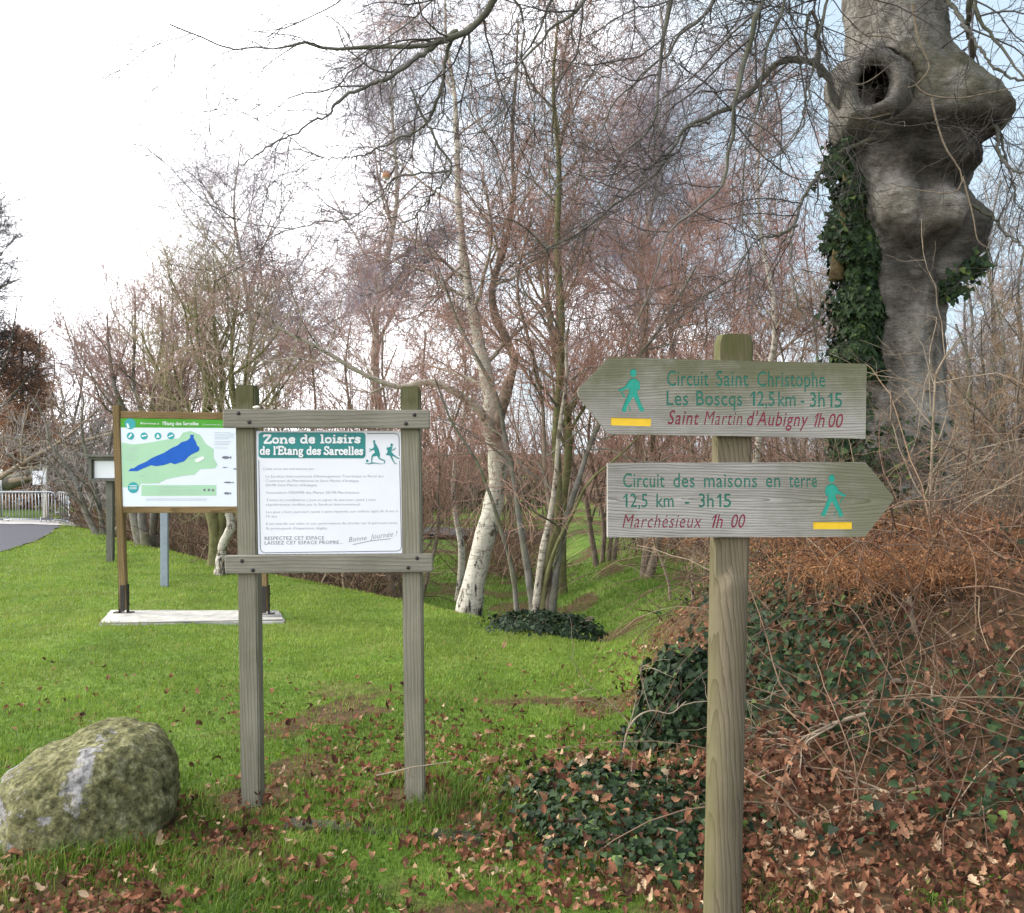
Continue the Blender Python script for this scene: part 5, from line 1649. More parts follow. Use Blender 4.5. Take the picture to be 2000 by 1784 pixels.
LIMBS = [   # overhead branches traced as pixel paths at real distances: (points, d0, d1, r0, r1)
    ([(1030, -170), (985, -60), (948, 8), (922, 40), (890, 62), (835, 80), (760, 86), (700, 88), (640, 92), (585, 80), (540, 94), (440, 95), (330, 50)], 7.6, 7.2, .058, .006),
    ([(892, 60), (840, 100), (800, 132), (740, 162), (690, 178), (655, 205), (645, 225), (560, 272), (515, 297), (470, 325)], 7.5, 7.0, .030, .004),
    ([(885, 64), (868, 120), (855, 200), (838, 240), (800, 270), (740, 296), (700, 312), (640, 313), (600, 292), (560, 262)], 7.5, 7.9, .022, .004),
    ([(1000, -60), (1012, 10), (1022, 60), (1018, 110), (1040, 190), (1044, 260), (1035, 330), (1020, 400)], 7.8, 8.0, .020, .004),
    ([(1180, -120), (1140, 5), (1085, 45), (1060, 75), (1020, 118), (1005, 135), (990, 170), (985, 215), (960, 240), (905, 285)], 7.4, 7.0, .026, .004),
    ([(1330, -150), (1312, -10), (1295, 60), (1286, 130), (1284, 190), (1288, 215), (1262, 262), (1212, 305), (1203, 320), (1198, 345), (1140, 340), (1060, 380)], 7.2, 7.6, .032, .004),
    ([(1500, -150), (1483, 0), (1465, 60), (1450, 115), (1436, 170), (1428, 212), (1427, 255), (1418, 310), (1408, 355), (1380, 396), (1345, 425), (1300, 470), (1280, 530), (1268, 580), (1240, 640), (1215, 700)], 6.8, 6.6, .040, .004),
    ([(1715, 300), (1655, 225), (1622, 185), (1608, 140), (1580, 122), (1545, 118), (1510, 128), (1482, 160), (1440, 196), (1380, 230), (1345, 245), (1318, 290), (1290, 345), (1240, 385), (1190, 425), (1130, 462), (1090, 480), (1030, 500)], 8.75, 7.6, .060, .006),
    ([(1602, 150), (1603, 90), (1598, 45), (1585, 30), (1578, 80), (1580, 180), (1572, 250), (1545, 290), (1480, 320)], 8.4, 7.8, .030, .004),
    ([(1640, -130), (1606, 10), (1592, 80), (1582, 140), (1576, 200), (1560, 250), (1520, 300), (1500, 340)], 7.2, 7.0, .024, .004),
    ([(1720, 270), (1640, 300), (1605, 350), (1575, 400), (1558, 445), (1548, 480), (1546, 520), (1560, 570), (1565, 610), (1590, 640)], 8.7, 8.0, .030, .004),
    ([(1556, 442), (1510, 462), (1480, 460), (1448, 490), (1420, 540), (1375, 570), (1345, 600), (1290, 640)], 8.2, 7.8, .018, .003),
    ([(1560, -140), (1530, 0), (1508, 60), (1494, 120), (1480, 200), (1468, 250), (1456, 300), (1453, 400), (1455, 470), (1470, 540)], 6.9, 7.1, .022, .003),
    ([(1430, -130), (1395, -5), (1368, 35), (1330, 62), (1322, 85), (1280, 130), (1232, 178), (1200, 210), (1180, 245), (1150, 290)], 7.6, 7.4, .032, .004),
    ([(1385, 240), (1350, 250), (1312, 300), (1275, 322), (1205, 325)], 8.0, 7.8, .016, .004),
    ([(1915, -150), (1893, 0), (1890, 60), (1892, 112), (1893, 170)], 7.8, 8.9, .040, .03),
    ([(1890, -60), (1905, 20), (1930, 60), (1962, 105), (2000, 160), (2060, 260)], 7.6, 7.4, .032, .008),
    ([(1850, 0), (1878, 30), (1898, 60), (1940, 115), (2010, 150), (2080, 160)], 8.2, 7.4, .030, .008),
    ([(1850, 215), (1938, 250), (1945, 290), (1968, 325), (2005, 338), (2080, 335)], 8.6, 8.0, .032, .010),
    ([(1860, 205), (1945, 240), (1962, 320), (1975, 370), (1985, 400), (2010, 430)], 8.6, 8.2, .020, .006),
    ([(1850, 390), (1945, 420), (1965, 455), (1990, 490), (2030, 530)], 8.7, 8.0, .022, .008),
    ([(1560, -200), (1480, -60), (1380, -40), (1290, 10), (1230, 25), (1150, 70), (1100, 78)], 8.3, 7.8, .028, .004),
    ([(880, -140), (850, -20), (812, 30), (760, 66), (710, 110), (660, 140)], 8.3, 8.0, .016, .003),
    ([(760, -150), (700, -40), (655, 10), (590, 40), (540, 60), (505, 62)], 8.1, 7.6, .016, .003),
    ([(1140, -100), (1080, 20), (1050, 90), (1020, 130), (1005, 230), (998, 300), (970, 360)], 8.4, 8.2, .020, .003),
    ([(800, 170), (860, 290), (880, 330), (820, 335), (775, 338), (762, 352), (752, 362), (730, 390), (700, 412), (640, 425), (560, 440), (500, 440), (430, 425)], 7.6, 7.4, .014, .004),
    ([(880, 330), (840, 380), (800, 430), (755, 455), (700, 468), (640, 472)], 7.6, 7.5, .011, .003),
]
def beech():
    g = float(gz(P(1750, 0, BD)[0], BD))
    cxb = P(1760, 0, BD)[0]
    root = thing('beech_tree', 'massive old grey beech with a dark hollow, knotty burls and overhanging bare limbs', 'beech tree', (cxb, BD, g))
    zt = 9.6
    zs = np.concatenate([np.linspace(g - .25, 2.2, 60), np.linspace(2.22, 6.3, 300), np.linspace(6.35, zt, 30)])
    K = 260
    th = np.linspace(-math.pi, math.pi, K, endpoint=False)
    TH, Z = np.meshgrid(th, zs)
    cx, r = beech_surface(TH, Z)
    V = np.stack([cx + np.sin(TH) * r, BD - np.cos(TH) * r * .95, Z], -1)
    S = len(zs)
    i = np.arange(S - 1)[:, None] * K; j = np.arange(K)[None]; j2 = (j + 1) % K
    Q = np.stack([i + j, i + j2, i + K + j2, i + K + j], -1).reshape(-1, 4)
    zp = lambda y: P(1750, y, BD - .5)[2]
    # damp stains and painted-in shade under collar, burl and bulges, and in the fissure
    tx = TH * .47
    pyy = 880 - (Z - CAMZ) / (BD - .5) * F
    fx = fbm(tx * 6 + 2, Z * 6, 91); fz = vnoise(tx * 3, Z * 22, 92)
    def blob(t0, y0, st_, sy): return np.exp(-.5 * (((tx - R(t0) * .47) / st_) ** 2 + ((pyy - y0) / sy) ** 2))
    stain_shade = blob(0, 262, .30, 34) + .8 * blob(14, 335, .22, 34) + 1.0 * blob(4, 478, .26, 34) + .6 * blob(-6, 545, .2, 40) + .9 * blob(62, 280, .3, 22) + .9 * blob(95, 450, .22, 60) + 1.1 * blob(47, 460, .035, 110) + .5 * blob(25, 640, .06, 120) + .5 * blob(-30, 700, .1, 150)
    stain_shade = stain_shade * (.45 + .9 * fx + .5 * (fz - .5))
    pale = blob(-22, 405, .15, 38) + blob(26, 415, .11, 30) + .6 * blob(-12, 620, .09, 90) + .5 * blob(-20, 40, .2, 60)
    stain_shade = np.clip(stain_shade - .55 * pale, -.6, 1.2)
    moss = np.exp(-.5 * (((Z - zp(150)) / .5) ** 2 + (np.angle(np.exp(1j * (TH - R(35)))) / .8) ** 2)) * .40 + .12 * np.exp(-.5 * ((Z - zp(160)) / .45) ** 2 - .5 * ((TH + R(29)) / .55) ** 2) + .08
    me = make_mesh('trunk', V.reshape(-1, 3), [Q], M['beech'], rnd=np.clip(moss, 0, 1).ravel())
    at = me.attributes.new('stain_shade', 'FLOAT', 'POINT'); at.data.foreach_set('value', stain_shade.ravel().astype(np.float32))
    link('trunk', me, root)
    # the lumpy healed collar round the hollow
    C = P(1706, 161, 8.46); nn = nrm(np.array((-.34, -.93, -.06)))
    ux = nrm(np.cross(nn, (0, 0, 1.))); ux = -ux if ux[0] < 0 else ux
    uz = np.cross(ux, -nn); uz = uz if uz[2] > 0 else -uz
    KK = 96
    ph = np.linspace(0, 2 * math.pi, KK, endpoint=False)
    prof = [(3.0, -.42), (2.55, -.26), (2.2, -.12), (1.95, -.03), (1.75, .025), (1.55, .045), (1.35, .035), (1.18, .0), (1.05, -.05), (.98, -.12), (.94, -.22), (.86, -.34), (.6, -.44), (.25, -.48), (.02, -.49)]
    lum = .05 * (fbm(np.cos(ph) * 3, np.sin(ph) * 3, 79) - .5) * 4 + .06 * np.sin(2 * ph + .6) + .07 * np.sin(3 * ph + 2) + .05 * np.sin(5 * ph)
    V2 = []
    for i_, (pr, dp) in enumerate(prof):
        w_ = (1 + lum * (.35 + .65 * min(abs(pr - 1) / .6, 1)))
        hx, hz = .135, .185
        if pr > 1:          # lip of even width rather than scaled ellipse
            ex = hx + (pr - 1) * .155; ez = hz + (pr - 1) * .155
        else: ex, ez = hx * pr, hz * pr
        nz_ = (.07 * (fbm(np.cos(ph) * 2.2 + 3, np.sin(ph) * 2.2 + pr * 1.6, 77) - .5) + .035 * (fbm(np.cos(ph) * 6 + 3, np.sin(ph) * 6 + pr * 4, 78) - .5)) * (pr > 1)
        # heavier at the lower lip
        V2.append(C + (ux[None] * (np.cos(ph) * ex * w_)[:, None] + uz[None] * (np.sin(ph) * ez * w_)[:, None]) + nn[None] * (dp * (1 if dp < 0 else 1) + nz_ + (.03 * (-np.sin(ph)) * (1.2 < pr < 2.1)))[:, None])
    V2 = np.concatenate(V2); S2 = len(prof)
    i_ = np.arange(S2 - 1)[:, None] * KK; j_ = np.arange(KK)[None]; jj = (j_ + 1) % KK
    Q2 = np.stack([i_ + j_, i_ + KK + j_, i_ + KK + jj, i_ + jj], -1).reshape(-1, 4)
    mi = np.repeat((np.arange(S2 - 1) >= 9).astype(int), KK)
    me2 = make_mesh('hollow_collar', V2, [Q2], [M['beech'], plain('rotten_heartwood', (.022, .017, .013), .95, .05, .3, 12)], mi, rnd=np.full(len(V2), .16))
    link('hollow_collar', me2, root)
    # stub of a second, sawn stem on the left
    p = np.array([P(1668, 240, BD - .1), P(1656, 310, BD - .14), P(1655, 400, BD - .15), P(1644, 470, BD - .16), P(1636, 520, BD - .18), P(1634, 548, BD - .18)])
    q = smooth_path(p, 16)
    mb = MB(); mb.tube(q, np.interp(np.linspace(0, 1, 16), [0, .5, 1], [.035, .05, .075]) * (1 + .1 * rng.normal(size=16)), 12)
    mb.build('sawn_stem', bark('mossy_sawn_stem', [(.35, (.07, .05, .025)), (.6, (.16, .13, .06))], nscale=12), root)
    # limbs: continued above the picture to the trunk they grow from
    Ps = []; Rs = []
    for k, (pts, d0, d1, r0, r1) in enumerate(LIMBS):
        w = pxpath(pts, d0, d1, .05)
        if pts[0][1] < -40:
            top = w[0]
            zj = top[2] + 1.0 + .6 * (k % 3)
            ax, hw = beech_axis(np.array(min(zj + .5, zt - .3)))
            j0 = np.array((float(ax), BD, min(zj + .5, zt - .3)))
            mid = (j0 + top) / 2 + np.array((0, 0, .45))
            w = np.vstack([j0, mid, w])
            r = np.concatenate([[r0 * 2.0, r0 * 1.4], r1 + (r0 * .66 - r1) * (1 - np.linspace(0, 1, len(pts))) ** 1.5])
        else:
            r = r1 + (r0 * .78 - r1) * (1 - np.linspace(0, 1, len(pts))) ** 1.3
        s = smooth_path(np.concatenate([w, r[:, None]], 1), 60)
        kn = np.cumsum(rng.normal(size=(60, 3)), 0); kn -= np.linspace(0, 1, 60)[:, None] * kn[-1]
        Ps.append(s[:, :3] + kn * .006 + rng.normal(size=(60, 3)) * .006 * (np.arange(60) > 0)[:, None]); Rs.append(np.maximum(s[:, 3], .003) * (1 + .10 * rng.normal(size=60)))
    for p, r in zip(Ps, Rs):
        mb = MB(); mb.tubes(p[None], r[None], 7)
        mb.build('limb', M['beech_limb'], root)
    pts = np.array(Ps); rad = np.array(Rs)
    mb = MB()
    p1, r1 = spawn(pts, rad, 420, .12, 1., 46, 12, 1.15, .25, 9, -.25, .2, .5, .010, .35, flat=.25, bias=(-.5, -.1, -.2), rmin=.0042)
    mb.tubes(p1, r1, 4, 0)
    p2, r2 = spawn(p1, r1, 3000, .1, 1., 48, 12, .58, .25, 7, -.18, .22, .6, .0042, .45, flat=.2, rmin=.0024)
    mb.tubes(p2, r2, 3, 0)
    p3, r3 = spawn(p2, r2, 9500, .1, 1., 45, 12, .24, .2, 4, -.05, .2, .6, .0028, .6, rmin=.0019)
    mb.tubes(p3, r3, 3, 0)
    mb.build('twigs', M['beech_twig'], root)
    # pale shoots hanging in front of the bark
    mb = MB()
    for pts, d, r in (([(1783, 10), (1792, 70), (1808, 110), (1815, 135), (1790, 165), (1770, 172)], 8.15, .011), ([(1788, 165), (1810, 185), (1870, 192), (1940, 180), (2010, 165)], 8.1, .008), ([(1820, 190), (1826, 225), (1845, 285), (1866, 318), (1880, 345), (1872, 372), (1845, 378), (1775, 368), (1740, 358)], 8.0, .009),
                      ([(1880, 345), (1895, 400), (1902, 430), (1910, 470), (1930, 485)], 8.0, .008), ([(1640, 160), (1680, 165), (1710, 150), (1735, 130)], 8.2, .007), ([(1640, 228), (1690, 232), (1740, 222)], 8.25, .006), ([(1690, 70), (1740, 75), (1790, 105)], 8.3, .006)):
        w = smooth_path(pxpath(pts, d), 16)
        mb.tubes(w[None], np.linspace(r, r * .45, 16)[None], 6)
    mb.build('shoots', M['pale_bark'], root)
    return root
beech()

# ------------------------------------------------------------------ leaf instancing (plain arrays, no instancers)
def leaf_template(outline, fold=.25, curl=.15):
    """outline (n,2) of half a leaf from base to tip -> verts, tris; length 1 along +Y, lying in XY"""
    o = np.array(outline, float)
    n = len(o)
    mid = np.stack([np.zeros(n), o[:, 1]], 1)
    V = []
    for x, y in mid: V.append((x, y, -curl * (y - .5) ** 2))
    for s in (1, -1):
        for x, y in o: V.append((s * x, y, fold * abs(x) - curl * (y - .5) ** 2))
    T = []
    for k in range(n - 1):
        a, b = k, k + 1
        T += [(a, n + a, n + b), (a, n + b, b), (a, 2 * n + b, 2 * n + a), (a, b, 2 * n + b)]
    return np.array(V), np.array(T)

OAK = leaf_template([(.0, 0), (.06, .12), (.17, .22), (.10, .33), (.25, .45), (.15, .56), (.27, .70), (.15, .80), (.14, .92), (.0, 1)], .35, .5)
BEECHL = leaf_template([(.0, 0), (.16, .2), (.26, .45), (.2, .72), (.0, 1)], .4, .6)
IVY = leaf_template([(.0, 0), (.34, .02), (.46, .26), (.26, .42), (.30, .60), (.12, .76), (.0, 1)], .12, .15)

def scatter(tmpl, pos, size, nvec, rnd, spin=None, tilt=.5, warp=.0):
    """leaf copies at pos with approximate normals nvec -> V, T, rnd arrays"""
    tv, tt = tmpl
    N = len(pos)
    nvec = nrm(nvec + tilt * rng.normal(size=(N, 3)))
    a = rng.normal(size=(N, 3))
    if spin is not None: a = a * .5 + spin
    yv = nrm(a - (a * nvec).sum(1, keepdims=True) * nvec)
    xv = np.cross(yv, nvec)
    lv = np.repeat(tv[None], N, 0)
    if warp:
        lv = lv.copy()
        lv[:, :, 2] += warp * rng.normal(size=(N, 1)) * (lv[:, :, 1] - .5) ** 2 * 2 + warp * .8 * rng.normal(size=(N, 1)) * lv[:, :, 0] * (lv[:, :, 1] - .3) * 2
    V = pos[:, None] + size[:, None, None] * (lv[:, :, :1] * xv[:, None] + (lv[:, :, 1:2] - .3) * yv[:, None] + lv[:, :, 2:] * nvec[:, None])
    T = tt[None] + (np.arange(N) * len(tv))[:, None, None]
    return V.reshape(-1, 3), T.reshape(-1, 3), np.repeat(rnd, len(tv))

def ground_normal(x, y):
    e = .05
    return nrm(np.stack([-(gz(x + e, y) - gz(x - e, y)) / (2 * e), -(gz(x, y + e) - gz(x, y - e)) / (2 * e), np.ones_like(x)], 1))

# ------------------------------------------------------------------ grass
def in_boulder(x, y): return np.hypot((x + 1.82) / .36, (y - 3.95) / .30) < 1.0
def grass():
    N = 620000
    # density falls with distance, wedge wider than the view
    y = np.exp(rng.uniform(math.log(2.35), math.log(27.), N))
    x = rng.uniform(-.72, .72, N) * (y + .8)
    s = crest_dist(x, y)
    b = bareness(x, y)
    keep = (x > edge_x(y) + .02 * rng.normal(size=N)) & (s < 7.5) & ~in_boulder(x, y) & (rng.random(N) > b * 1.0) & ((s < .3) | (rng.random(N) < .7))
    keep &= ~((x > -3.98) & (x < -2.22) & (y > 8.85) & (y < 9.48))
    x, y, s, b = x[keep], y[keep], s[keep], b[keep]
    n = len(x)
    pat = fbm(x * 2.2, y * 2.2, 13); pat2 = fbm(x * .7, y * .7, 17)
    tuft = sstep(.55, .75, vnoise(x * 3.1, y * 3.1, 40)) * (1 - sstep(4, 6, y))
    h = (.016 + .028 * pat + .032 * tuft) * rng.uniform(.6, 1.35, n) * (1 + .05 * np.clip(y - 4, 0, 20))
    h = h * np.where(s > 1.2, 1.4, 1)
    for a_, b_, r_ in POSTS: h = h * (1 + .9 * np.exp(-.5 * ((np.hypot(x - a_, y - b_) - r_) / .07) ** 2))
    w = (.0020 + .00042 * y) * rng.uniform(.7, 1.3, n)
    az = rng.uniform(0, 2 * math.pi, n)
    lean = rng.uniform(.15, 1.0, n)
    dx, dy = np.cos(az), np.sin(az)
    side = np.stack([-dy, dx, np.zeros(n)], 1) * w[:, None] / 2
    fwd = np.stack([dx, dy, np.zeros(n)], 1)
    p0 = np.stack([x, y, gz(x, y) - .006], 1)
    up = np.array((0, 0, 1.))
    p1 = p0 + up * (h * .6)[:, None] + fwd * (h * lean * .22)[:, None]
    p2 = p0 + up * (h * (1 - .25 * lean))[:, None] + fwd * (h * lean * .75)[:, None]
    V = np.stack([p0 - side, p0 + side, p1 - side * .8, p1 + side * .8, p2], 1).reshape(-1, 3)
    base = (np.arange(n) * 5)[:, None]
    T = np.concatenate([base + np.array([[0, 1, 3]]), base + np.array([[0, 3, 2]]), base + np.array([[2, 3, 4]])])
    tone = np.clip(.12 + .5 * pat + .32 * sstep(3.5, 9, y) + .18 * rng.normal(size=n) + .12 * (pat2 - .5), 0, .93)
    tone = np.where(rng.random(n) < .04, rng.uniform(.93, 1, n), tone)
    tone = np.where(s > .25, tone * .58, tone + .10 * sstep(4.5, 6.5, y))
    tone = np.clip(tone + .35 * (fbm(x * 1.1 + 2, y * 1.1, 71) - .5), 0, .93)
    dry = fbm(x * 3.7 + 8, y * 3.7, 55)
    tone = np.where((rng.random(n) < .30 * sstep(.5, .72, dry)), rng.uniform(.90, 1, n), tone)
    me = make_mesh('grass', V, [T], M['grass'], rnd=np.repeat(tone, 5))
    tag(link('grass', me), 'short bright green lawn grass covering the sloping ground', 'grass', kind='stuff')
grass()

def weeds():
    n = 5200
    y = np.exp(rng.uniform(math.log(2.4), math.log(6.5), n)); x = rng.uniform(-.7, .5, n) * (y + .6)
    keep = (vnoise(x * 3.3, y * 3.3, 97) > .58) & ~in_boulder(x, y) & (crest_dist(x, y) < 0)
    x, y = x[keep], y[keep]; n = len(x)
    pos = np.stack([x, y, gz(x, y) + rng.uniform(.012, .035, n)], 1)
    V, T, r = scatter(BEECHL, pos, rng.uniform(.012, .042, n), ground_normal(x, y), np.clip(rng.normal(.32, .18, n), 0, .9), None, .5, .5)
    tag(link('weeds', make_mesh('weeds', V, [T], M['grass'], smooth=False, rnd=r)), 'small broad leaved weeds scattered through the near lawn', 'weeds', kind='stuff')
weeds()

def litter():
    N = 80000
    y = np.exp(rng.uniform(math.log(2.4), math.log(8.5), N)); x = rng.uniform(-.70, .72, N) * (y + .6)
    n = fbm(x * 1.25 + 3, y * 1.25, 21); fine = vnoise(x * 4, y * 4, 33)
    # leaves drift in the foreground, along the hedge foot and under the notice board
    d_near = (1 - sstep(2.9, 4.2, y)) * sstep(.38, .62, n + .2 * (fine - .5)) * .85
    d_hedge = sstep(.1, .9, x - .10 * (y - 4) + .25 * (n - .5)) * (1 - sstep(6.6, 7.6, y)) * .9 * (1 - .78 * sstep(3.75, 4.7, y) * sstep(.9, 1.4, x))
    d_mid = np.exp(-.5 * (((x + .2) / 1.05) ** 2 + ((y - 4.1) / .95) ** 2)) * 1.0 * sstep(.28, .62, n + .25 * (fine - .5))
    d_all = .10 * (1 - sstep(5.5, 8, y)) * (.3 + 1.4 * fine) * (.55 + .6 * sstep(-1.6, 0, x)) + .10 * sstep(.6, .8, fine) * (1 - sstep(4.5, 7, y)) * sstep(-2.4, .5, x)
    d_hedge = d_hedge * (1 - .75 * (1 - sstep(2.95, 3.4, y)) * sstep(.35, .6, fine)) * (.45 + .75 * fine)
    d_st = np.exp(-.5 * (((x + 1.45) / .22) ** 2 + ((y - 3.6) / .28) ** 2)) * .8
    dens = np.clip(np.maximum.reduce([d_near, d_hedge * .8, d_mid, d_all, d_st]), 0, 1)
    keep = (rng.random(N) < dens * (.52 + .34 * sstep(.35, .9, x))) & ~in_boulder(x, y)
    x, y = x[keep], y[keep]; n = len(x)
    lift = rng.uniform(.006, .034, n) + .05 * bareness(x, y) * rng.random(n)
    pos = np.stack([x, y, gz(x, y) + lift], 1)
    sz = rng.uniform(.018, .064, n)
    rn = np.clip(rng.normal(.20, .26, n) + .62 * fbm(x * 2.6, y * 2.6, 81), 0, 1)
    h = n // 2
    V1, T1, r1 = scatter(OAK, pos[:h], sz[:h], ground_normal(x[:h], y[:h]), rn[:h], None, .42, .9)
    V2, T2, r2 = scatter(BEECHL, pos[h:], sz[h:] * .8, ground_normal(x[h:], y[h:]), rn[h:], None, .5, 1.0)
    me = make_mesh('fallen_leaves', np.vstack([V1, V2]), [np.vstack([T1, T2 + len(V1)])], M['litter'], smooth=False, rnd=np.concatenate([r1, r2]))
    tag(link('fallen_leaves', me), 'russet fallen oak leaves strewn over grass and under the hedge', 'fallen leaves', kind='stuff')
litter()

# ------------------------------------------------------------------ ivy
def ivy_thing(name, label, pos, nv, size, origin, stems=None, tone=(.45, .22), spin=(0, 0, -1.), tilt=.45, kind=None, cat='ivy'):
    n = len(pos)
    rn = np.clip(rng.normal(tone[0], tone[1], n), 0, 1)
    V, T, r = scatter(IVY, pos, size, nv, rn, np.array(spin), tilt, .15)
    if kind:
        me = make_mesh(name, V, [T], M['ivy'], smooth=False, rnd=r)
        return tag(link(name, me), label, cat, kind=kind)
    root = thing(name, label, cat, origin)
    me = make_mesh('leaves', V, [T], M['ivy'], smooth=False, rnd=r)
    link('leaves', me, root)
    if stems is not None:
        mb = MB()
        mb.tubes(stems[0], stems[1], 4)
        mb.build('stems', M['brown_bark'], root)
    return root

def dome_ivy(name, label, c, rx, ry, rz, n, size, yaw=0., tone=(.42, .2), flatn=.0):
    u = rng.random(n); th = rng.uniform(0, 2 * math.pi, n); ph = np.arccos(1 - u * 1.0)
    d = np.stack([np.sin(ph) * np.cos(th), np.sin(ph) * np.sin(th), np.cos(ph)], 1)
    nz_ = fbm(d[:, 0] * 2.2 + 3 + c[0], d[:, 1] * 2.2 + d[:, 2] * 1.7, 12)
    rad = (.55 + .72 * nz_) * rng.uniform(.80, 1.08, n)
    pos = d * rad[:, None] * np.array((rx, ry, rz)) + np.array(c)
    tr = rng.random(n) < .24
    pos[tr, :2] = np.array(c)[:2] + (pos[tr, :2] - np.array(c)[:2]) * rng.uniform(1.0, 1.55, tr.sum())[:, None]
    pos[tr, 2] = gz(pos[tr, 0], pos[tr, 1]) + rng.uniform(.0, .05, tr.sum())
    g = gz(pos[:, 0], pos[:, 1])
    pos[:, 2] = np.maximum(pos[:, 2], g + .02 + .05 * rng.random(n))
    nv = nrm(d / np.array((rx, ry, rz)) + np.array((0, -.2, .35)))
    k = 26
    a = rng.uniform(0, 2 * math.pi, k)
    st0 = np.stack([c[0] + .2 * rx * np.cos(a), c[1] + .2 * ry * np.sin(a), np.full(k, c[2] - .08)], 1)
    e = np.stack([c[0] + .8 * rx * np.cos(a), c[1] + .8 * ry * np.sin(a), c[2] + rz * rng.uniform(.2, .8, k)], 1)
    tt = np.linspace(0, 1, 8)[None, :, None]
    pts = st0[:, None] * (1 - tt) + e[:, None] * tt + np.array((0, 0, .25 * rz)) * np.sin(tt * math.pi)
    return ivy_thing(name, label, pos, nv, size * rng.choice([.5, .75, 1., 1.3], n) * rng.uniform(.8, 1.15, n), (c[0], c[1], float(gz(c[0], c[1]))), (pts, np.full((k, 8), .006)), tone)

c = P(1335, 1400, 5.0); c[2] = float(gz(c[0], c[1]))
dome_ivy('ivy_bush', 'dark rounded ivy bush left of the signpost, upper one of two', c, .26, .26, .47, 2300, .046, tone=(.36, .24))
c = P(1225, 1610, 4.05); c[2] = float(gz(c[0], c[1])) - .02
dome_ivy('ivy_mound', 'low spreading ivy mound at the foot of the signpost among fallen leaves', c, .47, .58, .165, 3600, .034, tone=(.48, .30))
mq = 150
aq = rng.uniform(0, 6.283, mq); rq = np.sqrt(rng.random(mq))
mpos = np.stack([c[0] + .5 * rq * np.cos(aq), c[1] + .55 * rq * np.sin(aq), c[2] + .02 + .2 * np.sqrt(1 - rq ** 2 * .9)], 1)
Vq, Tq, rq_ = scatter(OAK, mpos, rng.uniform(.03, .065, mq), np.tile([[0, -.3, 1.]], (mq, 1)), rng.random(mq), None, .6, .8)
tag(link('fallen_leaves', make_mesh('fallen_leaves', Vq, [Tq], M['litter'], smooth=False, rnd=rq_)), 'brown oak leaves dropped on the low ivy mound', 'fallen leaves', kind='stuff')
c = P(1072, 1250, 8.7); c[2] = float(gz(c[0], c[1]))
dome_ivy('ivy_mound', 'dark ivy heap covering the foot of the multi stemmed tree', c, .52, .48, .22, 3400, .040, tone=(.24, .2))

